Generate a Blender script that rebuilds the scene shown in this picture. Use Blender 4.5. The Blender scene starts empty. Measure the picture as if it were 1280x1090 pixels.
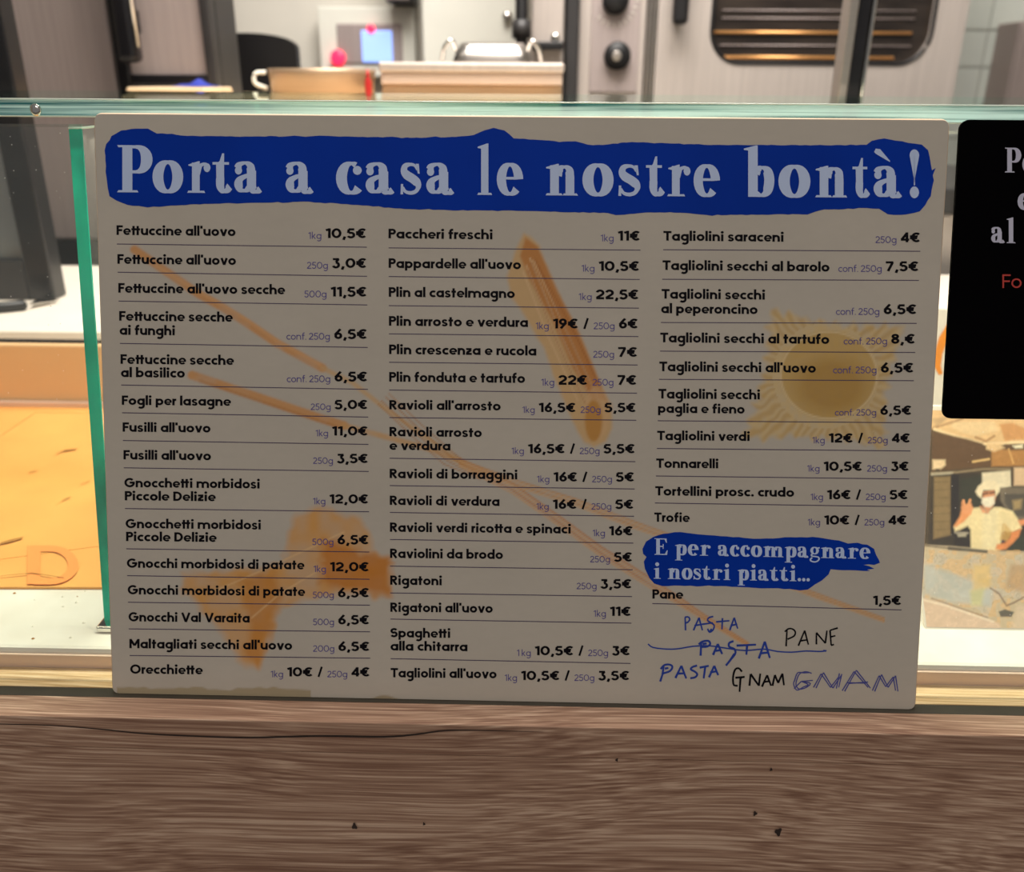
import bpy, bmesh, math, random
import numpy as np
from mathutils import Vector
random.seed(4); rng = np.random.default_rng(4)
SC = bpy.context.scene; COL = SC.collection
# ---------------------------------------------------------------- camera
F = 1100.0; Z0 = 1.0
CAM = np.array([0.00783, -0.37537, 0.3015 + Z0])
PITCH, YAW, ROLL, LEAN = [math.radians(a) for a in (22.0, 1.1972, 0.3750, 16.488)]
def axes():
    cp, sp = math.cos(PITCH), math.sin(PITCH)
    fw = np.array([0, cp, -sp]); up = np.array([0, sp, cp]); rt = np.array([1., 0, 0])
    c, s = math.cos(YAW), math.sin(YAW); R = np.array([[c, -s, 0], [s, c, 0], [0, 0, 1]])
    fw, up, rt = R @ fw, R @ up, R @ rt
    c, s = math.cos(ROLL), math.sin(ROLL)
    return fw, c*up - s*rt, c*rt + s*up
FW, UP, RT = axes()
cd = bpy.data.cameras.new('camera'); cam = bpy.data.objects.new('camera', cd); COL.objects.link(cam)
from mathutils import Matrix
m = Matrix(((RT[0], UP[0], -FW[0], CAM[0]), (RT[1], UP[1], -FW[1], CAM[1]), (RT[2], UP[2], -FW[2], CAM[2]), (0, 0, 0, 1)))
cam.matrix_world = m
cd.sensor_fit = 'HORIZONTAL'; cd.sensor_width = 36; cd.lens = 36*F/1280; cd.clip_start = 0.01
cd.dof.use_dof = True; cd.dof.focus_distance = 0.447; cd.dof.aperture_fstop = 8.5
SC.camera = cam
# ---------------------------------------------------------------- world, lights, exposure
w = bpy.data.worlds.new('world'); SC.world = w; w.use_nodes = True
w.node_tree.nodes['Background'].inputs[0].default_value = (0.98, 0.95, 0.93, 1)
w.node_tree.nodes['Background'].inputs[1].default_value = 0.185
SC.view_settings.view_transform = 'Standard'; SC.view_settings.look = 'None'
SC.view_settings.gamma = 1.0; SC.view_settings.exposure = 0.0; SC.view_settings.use_curve_mapping = False
def area(name, loc, target, size, energy, color):
    l = bpy.data.lights.new(name, 'AREA'); l.size = size; l.energy = energy; l.color = color
    o = bpy.data.objects.new(name, l); COL.objects.link(o); o.location = loc
    o.rotation_euler = (Vector(target) - Vector(loc)).to_track_quat('-Z', 'Y').to_euler()
area('counter_lamp', (-0.05, 0.50, 2.10), (0, 0.15, 1.0), 0.35, 8, (1.0, 0.85, 0.68))
area('kitchen_lamp', (0.1, 0.80, 2.70), (0.2, 1.9, 1.2), 1.1, 68, (1.0, 0.96, 0.91))
ul = bpy.data.lights.new('under_shelf_strip', 'AREA'); ul.shape = 'RECTANGLE'; ul.size = 1.6; ul.size_y = .012; ul.energy = 1.4; ul.color = (1.0, 0.86, 0.68)
uo = bpy.data.objects.new('under_shelf_strip', ul); COL.objects.link(uo); uo.location = (0, .112, 1.272); uo.rotation_euler = (math.radians(14), 0, 0)
area('shop_ceiling_lamp', (0.0, -1.6, 2.6), (0, 0, 1.0), 1.2, 11, (1.0, 0.90, 0.83))
# ---------------------------------------------------------------- geometry helpers
def at(px, py, z=None, Y=None):
    d = FW + RT*(px-640)/F + UP*(545-py)/F
    t = (z - CAM[2])/d[2] if z is not None else (Y - CAM[1])/d[1]
    return CAM + t*d
def lin(c):
    return tuple(((x/255)/12.92 if x/255 <= .04045 else ((x/255+.055)/1.055)**2.4) for x in c[:3])
SL, CL = math.sin(LEAN), math.cos(LEAN)
BN = np.array([0, -CL, SL])                 # outward normal of the leaning plane
def onb(px, py, off=0.0):                   # a pixel onto the menu board's front plane
    d = FW + RT*(px-640)/F + UP*(545-py)/F
    o = np.array([0, 0, Z0])
    t = ((o + BN*off - CAM) @ BN)/(d @ BN)
    return CAM + t*d
def bpt(u, v, off=0.0):
    return np.array([u, v*SL, Z0 + v*CL]) + BN*off
def uv_of(p):
    return p[0], (p[2]-Z0)*CL + p[1]*SL
def proj(P):
    d = P - CAM
    k = d @ FW
    return 640 + F*(d @ RT)/k, 545 - F*(d @ UP)/k
def put(o, parent=None):
    COL.objects.link(o)
    if parent is not None: o.parent = parent
    return o
def wloc(o):
    v = Vector((0, 0, 0))
    while o is not None: v = v + o.location; o = o.parent
    return v
def tag(o, label=None, cat=None, group=None, kind=None):
    if label: o['label'] = label
    if cat: o['category'] = cat
    if group: o['group'] = group
    if kind: o['kind'] = kind
    return o
def empty(name, loc, label=None, cat=None, group=None):
    o = bpy.data.objects.new(name, None); o.empty_display_size = .05; COL.objects.link(o); o.location = loc
    return tag(o, label, cat, group)
def mesh(name, V, Fc, mat, parent=None, smooth=False):
    V = np.asarray(V, dtype=float)
    if parent is not None: b = np.array(wloc(parent))
    else: b = np.array([(V[:, 0].min()+V[:, 0].max())/2, (V[:, 1].min()+V[:, 1].max())/2, V[:, 2].min()])
    me = bpy.data.meshes.new(name); me.from_pydata([tuple(v) for v in (V - b)], [], [tuple(f) for f in Fc])
    if smooth: me.polygons.foreach_set('use_smooth', [True]*len(me.polygons))
    me.materials.append(mat); me.update()
    o = bpy.data.objects.new(name, me)
    if parent is None: o.location = b
    return put(o, parent)
def bm_obj(name, bm, mat, parent=None, smooth=False):
    V = [v.co[:] for v in bm.verts]; bm.verts.index_update()
    Fc = [[v.index for v in f.verts] for f in bm.faces]
    o = mesh(name, V, Fc, mat, parent, smooth); bm.free(); return o
def box_bm(bm, x0, x1, y0, y1, z0, z1, bev=0.0):
    vs = [bm.verts.new((x, y, z)) for z in (z0, z1) for y in (y0, y1) for x in (x0, x1)]
    fs = [(0, 2, 3, 1), (4, 5, 7, 6), (0, 1, 5, 4), (2, 6, 7, 3), (0, 4, 6, 2), (1, 3, 7, 5)]
    nf = [bm.faces.new([vs[i] for i in f]) for f in fs]
    if bev:
        ed = {e for f in nf for e in f.edges}
        bmesh.ops.bevel(bm, geom=list(ed), offset=bev, segments=2, affect='EDGES', profile=.5)
def box(name, x0, x1, y0, y1, z0, z1, mat, parent=None, bev=0.0):
    bm = bmesh.new(); box_bm(bm, x0, x1, y0, y1, z0, z1, bev); return bm_obj(name, bm, mat, parent)
def prism(name, pts, n, mat, parent=None):
    """pts: 3-D outline, extruded by vector n"""
    k = len(pts); n = np.asarray(n)
    V = list(pts) + [p + n for p in pts]
    Fc = [tuple(range(k)), tuple(range(2*k-1, k-1, -1))] + [(i, i+k, (i+1) % k + k, (i+1) % k) for i in range(k)]
    o = mesh(name, V, Fc, mat, parent)
    bm = bmesh.new(); bm.from_mesh(o.data); bmesh.ops.recalc_face_normals(bm, faces=bm.faces); bm.to_mesh(o.data); bm.free()
    return o
def tube(name, P, r, mat, parent=None, n=10, closed=False):
    P = [np.array(p, float) for p in P]; V = []; Fc = []; k = len(P)
    rr = r if hasattr(r, '__len__') else [r]*k
    for i, p in enumerate(P):
        a = P[(i-1) % k] if (i or closed) else P[i]; b = P[(i+1) % k] if (i < k-1 or closed) else P[i]
        t = b - a; t = t/np.linalg.norm(t)
        h = np.array([0, 0, 1.]) if abs(t[2]) < .9 else np.array([1., 0, 0])
        e1 = np.cross(t, h); e1 /= np.linalg.norm(e1); e2 = np.cross(t, e1)
        for j in range(n):
            q = 2*math.pi*j/n; V.append(p + rr[i]*(math.cos(q)*e1 + math.sin(q)*e2))
    for i in range(k if closed else k-1):
        for j in range(n):
            i2 = (i+1) % k
            Fc.append((i*n+j, i*n+(j+1) % n, i2*n+(j+1) % n, i2*n+j))
    if not closed: Fc += [tuple(range(n))[::-1], tuple(range((k-1)*n, k*n))]
    return mesh(name, V, Fc, mat, parent, True)
def lathe(name, prof, c, mat, parent=None, n=40, axis='z'):
    V = []; Fc = []
    for r, h in prof:
        for j in range(n):
            q = 2*math.pi*j/n
            if axis == 'z': V.append((c[0]+r*math.cos(q), c[1]+r*math.sin(q), c[2]+h))
            else: V.append((c[0]+r*math.cos(q), c[1]-h, c[2]+r*math.sin(q)))
    for i in range(len(prof)-1):
        for j in range(n): Fc.append((i*n+j, i*n+(j+1) % n, (i+1)*n+(j+1) % n, (i+1)*n+j))
    Fc += [tuple(range(n))[::-1], tuple(range((len(prof)-1)*n, len(prof)*n))]
    o = mesh(name, V, Fc, mat, parent, True)
    bm = bmesh.new(); bm.from_mesh(o.data); bmesh.ops.recalc_face_normals(bm, faces=bm.faces); bm.to_mesh(o.data); bm.free()
    return o
def rrect(x0, x1, z0, z1, r, n=6, corners=(1, 1, 1, 1)):
    P = []
    for i, (cx, cz, a) in enumerate(((x1-r, z1-r, 0), (x0+r, z1-r, 90), (x0+r, z0+r, 180), (x1-r, z0+r, 270))):
        if corners[i]:
            for j in range(n+1):
                q = math.radians(a+90*j/n); P.append((cx+r*math.cos(q), cz+r*math.sin(q)))
        else: P.append(((x1, z1), (x0, z1), (x0, z0), (x1, z0))[i])
    return P
# ---------------------------------------------------------------- materials
def mat(name, rgb, rough=.5, metal=0., noise=.06, scale=30., stretch=(1, 1, 1), rgb2=None, bump=0., spec=.5, emit=None):
    m = bpy.data.materials.new(name); m.use_nodes = True; N = m.node_tree.nodes; L = m.node_tree.links
    b = N['Principled BSDF']; b.inputs['Roughness'].default_value = rough; b.inputs['Metallic'].default_value = metal
    b.inputs['Specular IOR Level'].default_value = spec
    tc = N.new('ShaderNodeTexCoord'); mp = N.new('ShaderNodeMapping'); mp.inputs['Scale'].default_value = stretch
    nz = N.new('ShaderNodeTexNoise'); nz.inputs['Scale'].default_value = scale; nz.inputs['Detail'].default_value = 5
    L.new(tc.outputs['Object'], mp.inputs[0]); L.new(mp.outputs[0], nz.inputs['Vector'])
    c = np.array(lin(rgb)); c2 = np.array(lin(rgb2)) if rgb2 else c*(1-noise*2)
    c1 = c if rgb2 else c*(1+noise)
    r = N.new('ShaderNodeValToRGB'); r.color_ramp.elements[0].color = (*c2, 1); r.color_ramp.elements[1].color = (*np.minimum(c1, 1), 1)
    r.color_ramp.elements[0].position = .3; r.color_ramp.elements[1].position = .7
    L.new(nz.outputs[0], r.inputs[0]); L.new(r.outputs[0], b.inputs['Base Color'])
    if bump:
        bp = N.new('ShaderNodeBump'); bp.inputs['Strength'].default_value = bump; bp.inputs['Distance'].default_value = .002
        L.new(nz.outputs[0], bp.inputs['Height']); L.new(bp.outputs[0], b.inputs['Normal'])
    if emit: b.inputs['Emission Color'].default_value = (*lin(rgb), 1); b.inputs['Emission Strength'].default_value = emit
    return m
def wood(name, dark, mid, light, fine=1.0, rough=.55, warp=.010):
    m = bpy.data.materials.new(name); m.use_nodes = True; N = m.node_tree.nodes; L = m.node_tree.links
    b = N['Principled BSDF']; b.inputs['Roughness'].default_value = rough; b.inputs['Specular IOR Level'].default_value = .25
    tc = N.new('ShaderNodeTexCoord'); g = N.new('ShaderNodeNewGeometry')
    wn = N.new('ShaderNodeTexNoise'); wn.inputs['Scale'].default_value = 1; wn.inputs['Detail'].default_value = 2
    mp0 = N.new('ShaderNodeMapping'); mp0.inputs['Scale'].default_value = (2.6, 2.6, 7); L.new(g.outputs['Position'], mp0.inputs[0]); L.new(mp0.outputs[0], wn.inputs['Vector'])
    sub = N.new('ShaderNodeMath'); sub.operation = 'SUBTRACT'; sub.inputs[1].default_value = .5; L.new(wn.outputs[0], sub.inputs[0])
    mul = N.new('ShaderNodeMath'); mul.operation = 'MULTIPLY'; mul.inputs[1].default_value = warp*4; L.new(sub.outputs[0], mul.inputs[0])
    cx = N.new('ShaderNodeCombineXYZ'); L.new(mul.outputs[0], cx.inputs[2]); L.new(mul.outputs[0], cx.inputs[1])
    ad = N.new('ShaderNodeVectorMath'); ad.operation = 'ADD'; L.new(g.outputs['Position'], ad.inputs[0]); L.new(cx.outputs[0], ad.inputs[1])
    def nz(sx, sz, det, dist=0.):
        mp = N.new('ShaderNodeMapping'); mp.inputs['Scale'].default_value = (sx, sz, sz); L.new(ad.outputs[0], mp.inputs[0])
        n = N.new('ShaderNodeTexNoise'); n.inputs['Scale'].default_value = 1; n.inputs['Detail'].default_value = det; n.inputs['Distortion'].default_value = dist
        L.new(mp.outputs[0], n.inputs['Vector']); return n
    n1 = nz(5*fine, 640*fine, 1); n2 = nz(2.5, 34, 2, .3); n3 = nz(40*fine, 1300*fine, 2)
    r = N.new('ShaderNodeValToRGB'); e = r.color_ramp.elements
    e[0].position = .36; e[0].color = (*lin(dark), 1); e[1].position = .64; e[1].color = (*lin(light), 1)
    k = e.new(.5); k.color = (*lin(mid), 1)
    a1 = N.new('ShaderNodeMath'); a1.operation = 'MULTIPLY_ADD'; a1.inputs[1].default_value = .56; L.new(n1.outputs[0], a1.inputs[0])
    a2 = N.new('ShaderNodeMath'); a2.operation = 'MULTIPLY_ADD'; a2.inputs[1].default_value = .22; L.new(n2.outputs[0], a2.inputs[0])
    a3 = N.new('ShaderNodeMath'); a3.operation = 'MULTIPLY'; a3.inputs[1].default_value = .22; L.new(n3.outputs[0], a3.inputs[0])
    L.new(a3.outputs[0], a2.inputs[2]); L.new(a2.outputs[0], a1.inputs[2]); L.new(a1.outputs[0], r.inputs[0]); L.new(r.outputs[0], b.inputs['Base Color'])
    bp = N.new('ShaderNodeBump'); bp.inputs['Strength'].default_value = .35; bp.inputs['Distance'].default_value = .0006
    L.new(n1.outputs[0], bp.inputs['Height']); L.new(bp.outputs[0], b.inputs['Normal'])
    return m
def attr_mat(name, rough=.4, spec=.4):
    m = bpy.data.materials.new(name); m.use_nodes = True; N = m.node_tree.nodes; L = m.node_tree.links
    b = N['Principled BSDF']; b.inputs['Roughness'].default_value = rough; b.inputs['Specular IOR Level'].default_value = spec
    a = N.new('ShaderNodeAttribute'); a.attribute_name = 'Col'
    nz = N.new('ShaderNodeTexNoise'); nz.inputs['Scale'].default_value = 60
    mx = N.new('ShaderNodeMix'); mx.data_type = 'RGBA'; mx.blend_type = 'MULTIPLY'; mx.inputs[0].default_value = .06
    L.new(a.outputs['Color'], mx.inputs[6]); L.new(nz.outputs[0], mx.inputs[7]); L.new(mx.outputs[2], b.inputs['Base Color'])
    return m
def glass(name, tint=(.975, .985, .978), refl=.9, base=.035, haze=None):
    m = bpy.data.materials.new(name); m.use_nodes = True; N = m.node_tree.nodes; L = m.node_tree.links; N.clear()
    o = N.new('ShaderNodeOutputMaterial'); t = N.new('ShaderNodeBsdfTransparent'); t.inputs[0].default_value = (*tint, 1)
    g = N.new('ShaderNodeBsdfGlossy'); g.inputs['Roughness'].default_value = .02; g.inputs[0].default_value = (.9, 1, .97, 1)
    lw = N.new('ShaderNodeLayerWeight'); lw.inputs[0].default_value = .5
    p = N.new('ShaderNodeMath'); p.operation = 'POWER'; p.inputs[1].default_value = 5; L.new(lw.outputs['Facing'], p.inputs[0])
    q = N.new('ShaderNodeMath'); q.operation = 'MULTIPLY_ADD'; q.inputs[1].default_value = refl; q.inputs[2].default_value = base; L.new(p.outputs[0], q.inputs[0])
    mx = N.new('ShaderNodeMixShader'); L.new(q.outputs[0], mx.inputs[0]); L.new(t.outputs[0], mx.inputs[1]); L.new(g.outputs[0], mx.inputs[2])
    last = mx
    if haze:
        d = N.new('ShaderNodeBsdfDiffuse'); d.inputs[0].default_value = (.8, .8, .78, 1)
        nz = N.new('ShaderNodeTexNoise'); nz.inputs['Scale'].default_value = 9; nz.inputs['Detail'].default_value = 6
        k = N.new('ShaderNodeMath'); k.operation = 'MULTIPLY'; k.inputs[1].default_value = haze; L.new(nz.outputs[0], k.inputs[0])
        m2 = N.new('ShaderNodeMixShader'); L.new(k.outputs[0], m2.inputs[0]); L.new(mx.outputs[0], m2.inputs[1]); L.new(d.outputs[0], m2.inputs[2]); last = m2
    L.new(last.outputs[0], o.inputs[0]); return m
def edge_glass(name, c1, c2, stretch, rough=.15, trans=.35, rp=(.35, .65)):
    m = bpy.data.materials.new(name); m.use_nodes = True; N = m.node_tree.nodes; L = m.node_tree.links
    b = N['Principled BSDF']; o = N['Material Output']; b.inputs['Roughness'].default_value = rough
    tc = N.new('ShaderNodeNewGeometry'); mp = N.new('ShaderNodeMapping'); mp.inputs['Scale'].default_value = stretch
    nz = N.new('ShaderNodeTexNoise'); nz.inputs['Scale'].default_value = 1; nz.inputs['Detail'].default_value = 4
    L.new(tc.outputs['Position'], mp.inputs[0]); L.new(mp.outputs[0], nz.inputs['Vector'])
    r = N.new('ShaderNodeValToRGB'); r.color_ramp.elements[0].position = rp[0]; r.color_ramp.elements[1].position = rp[1]
    r.color_ramp.elements[0].color = (*lin(c1), 1); r.color_ramp.elements[1].color = (*lin(c2), 1)
    L.new(nz.outputs[0], r.inputs[0]); L.new(r.outputs[0], b.inputs['Base Color'])
    tr = N.new('ShaderNodeBsdfTranslucent'); L.new(r.outputs[0], tr.inputs[0])
    tp = N.new('ShaderNodeBsdfTransparent'); tp.inputs[0].default_value = (.3, .8, .68, 1)
    mx = N.new('ShaderNodeMixShader'); mx.inputs[0].default_value = .5; L.new(b.outputs[0], mx.inputs[1]); L.new(tr.outputs[0], mx.inputs[2])
    m2 = N.new('ShaderNodeMixShader'); m2.inputs[0].default_value = trans; L.new(mx.outputs[0], m2.inputs[1]); L.new(tp.outputs[0], m2.inputs[2])
    L.new(m2.outputs[0], o.inputs[0]); return m
M = {}
M['steel'] = mat('brushed_steel', (190, 182, 174), .32, .9, .05, 8, (1, 1, 60))
M['steel_h'] = mat('brushed_steel_warm', (205, 194, 186), .42, .5, .05, 8, (40, 1, 1))
M['steel_dull'] = mat('dull_grey_steel', (172, 158, 154), .5, .35, .05, 6, (30, 1, 1))
M['chrome'] = mat('chrome', (225, 222, 216), .12, 1., .03, 20)
M['black'] = mat('black_plastic', (16, 15, 17), .45, 0, .1, 30)
M['black_gloss'] = mat('black_enamel', (22, 21, 24), .25, 0, .1, 30)
M['darkgrey'] = mat('dark_grey_metal', (52, 50, 50), .45, .2, .08, 20)
M['white'] = mat('white_enamel', (232, 230, 218), .4, 0, .02, 6)
M['wall'] = mat('kitchen_wall_paint', (218, 212, 200), .7, 0, .03, 5)
M['marble'] = mat('white_worktop', (238, 232, 222), .35, 0, .03, 26, rgb2=(222, 213, 200))
M['tile'] = mat('white_glazed_tile', (222, 228, 220), .15, 0, .02, 6)
M['grout'] = mat('grout', (186, 188, 180), .8, 0, .05, 60)
M['floor'] = mat('floor_stone', (120, 112, 104), .6, 0, .08, 8)
M['oak_grey'] = wood('grey_oak_laminate', (148, 112, 92), (186, 150, 126), (228, 196, 170))
M['oak_light'] = wood('light_oak', (196, 158, 112), (226, 192, 148), (244, 216, 178))  # same oak as the ledge, counter light put into the lighter tones
M['dark_strip'] = mat('dark_gasket', (70, 64, 52), .6, 0, .1, 40)
M['profile'] = mat('pale_profile', (226, 196, 176), .35, .1, .03, 20)
M['pasta'] = mat('egg_pasta_dough', (234, 168, 84), .6, 0, .04, 14, rgb2=(224, 152, 72), bump=.3)
M['pasta_box'] = mat('tan_box', (222, 182, 132), .55, 0, .03, 8)
M['crease'] = mat('dough_crease', (176, 118, 40), .7, 0, .1, 40)
M['red_ink'] = mat('pale_orange_ink', (240, 146, 68), .7, 0, .03, 30)
M['foam'] = mat('board_core', (214, 190, 164), .7, 0, .05, 90)
M['ink'] = mat('black_ink', (14, 11, 18), .6, 0, .05, 40, spec=.1)
M['ink_unit'] = mat('violet_ink', (84, 72, 150), .5, 0, .05, 40)
M['ink_rule'] = mat('rule_ink', (74, 58, 92), .5, 0, .05, 40)
M['banner'] = mat('blue_banner_ink', (2, 56, 172), .6, 0, .05, 18, spec=.08)
M['lilac'] = mat('pale_blue_ink', (202, 220, 255), .5, 0, .01, 40, spec=.3)
M['pen_blue'] = mat('blue_marker', (22, 62, 168), .5, 0, .06, 80)
M['pen_violet'] = mat('blue_ballpoint', (74, 78, 158), .5, 0, .06, 80)
M['print'] = attr_mat('menu_print', .6, .12); M['photo'] = attr_mat('photo_print_gloss', .35)
M['sign_black'] = mat('black_card', (3, 2, 4), .9, 0, .05, 30, spec=.05)
M['sign_text'] = mat('grey_lilac_ink', (205, 205, 225), .5, 0, .02, 40)
M['sign_red'] = mat('red_ink', (200, 60, 50), .5, 0, .02, 40)
M['glass'] = glass('clear_glass', haze=.05); M['glass2'] = glass('divider_glass', (.965, .985, .975), haze=.04)
M['shelf_glass'] = glass('shelf_glass', (.86, .95, .91), .9, .05)
M['edge_teal'] = edge_glass('teal_glass_edge', (4, 112, 104), (36, 206, 184), (30, 6, 14), .12, .18)
M['edge_shelf'] = edge_glass('shelf_glass_edge', (30, 92, 104), (216, 242, 244), (5, 3, 520), .1, .25, (.38, .58))
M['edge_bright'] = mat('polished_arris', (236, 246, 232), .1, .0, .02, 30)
M['screen_blue'] = mat('blue_display', (150, 182, 250), .3, emit=.9, noise=.01)
M['led_red'] = mat('red_lamp', (255, 40, 80), .3, emit=1.6, noise=.01)
M['pot'] = mat('warm_pot_metal', (186, 160, 132), .4, .5, .05, 8, (1, 1, 30))
M['griddle_front'] = mat('griddle_front_steel', (214, 194, 180), .4, .3, .02, 4)
M['lid_steel'] = mat('lid_steel', (150, 146, 142), .28, .85, .05, 10)
M['red'] = mat('red_plastic', (176, 34, 34), .4, 0, .05, 20)
M['blue_cloth'] = mat('blue_cloth', (30, 48, 150), .8, 0, .08, 40)
M['beige'] = mat('beige_board', (222, 196, 160), .6, 0, .05, 10)
M['ovenglass'] = mat('oven_window', (58, 50, 44), .12, .0, .12, 7, (1, 1, 4), rgb2=(28, 24, 22))
M['rack'] = mat('oven_rack', (226, 168, 104), .3, .7, .05, 20)  # orange light inside the oven is put into the rack colour
M['grey_glass'] = mat('grey_door_glass', (120, 122, 124), .12, .3, .1, 3)
M['cream'] = mat('cream_card', (236, 226, 212), .6, 0, .02, 20)
M['orange'] = mat('orange_ink', (244, 146, 30), .6, 0, .03, 20)
# ---------------------------------------------------------------- stroke lettering
def strip(pts, ws):
    P = np.array(pts, float); n = len(P)
    T = np.zeros_like(P)
    T[1:-1] = P[2:] - P[:-2]; T[0] = P[1]-P[0]; T[-1] = P[-1]-P[-2]
    closed = np.linalg.norm(P[0]-P[-1]) < 1e-6
    if closed: T[0] = T[-1] = P[1]-P[-2]
    T /= np.maximum(np.linalg.norm(T, axis=1, keepdims=True), 1e-9)
    Nn = np.stack([-T[:, 1], T[:, 0]], 1)*np.asarray(ws, float)[:, None]/2
    A, B = P+Nn, P-Nn
    return [np.array([A[i], A[i+1], B[i+1], B[i]]) for i in range(n-1)]
def arc(cx, cy, rx, ry, a0, a1, n=None):
    n = n or max(6, int(abs(a1-a0)/12))
    return [(cx+rx*math.cos(math.radians(a0+(a1-a0)*i/n)), cy+ry*math.sin(math.radians(a0+(a1-a0)*i/n))) for i in range(n+1)]
def crv(pts, n=6):
    P = [np.array(p, float) for p in pts]; P = [2*P[0]-P[1]] + P + [2*P[-1]-P[-2]]; out = []
    for i in range(1, len(P)-2):
        for j in range(n):
            t = j/n; a, b, c, d = P[i-1:i+3]
            out.append(.5*((2*b)+(-a+c)*t+(2*a-5*b+4*c-d)*t*t+(-a+3*b-3*c+d)*t**3))
    out.append(P[-2]); return out
def disc(cx, cy, r, ry=None):
    return np.array(arc(cx, cy, r, ry or r, 0, 345, 15))
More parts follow.
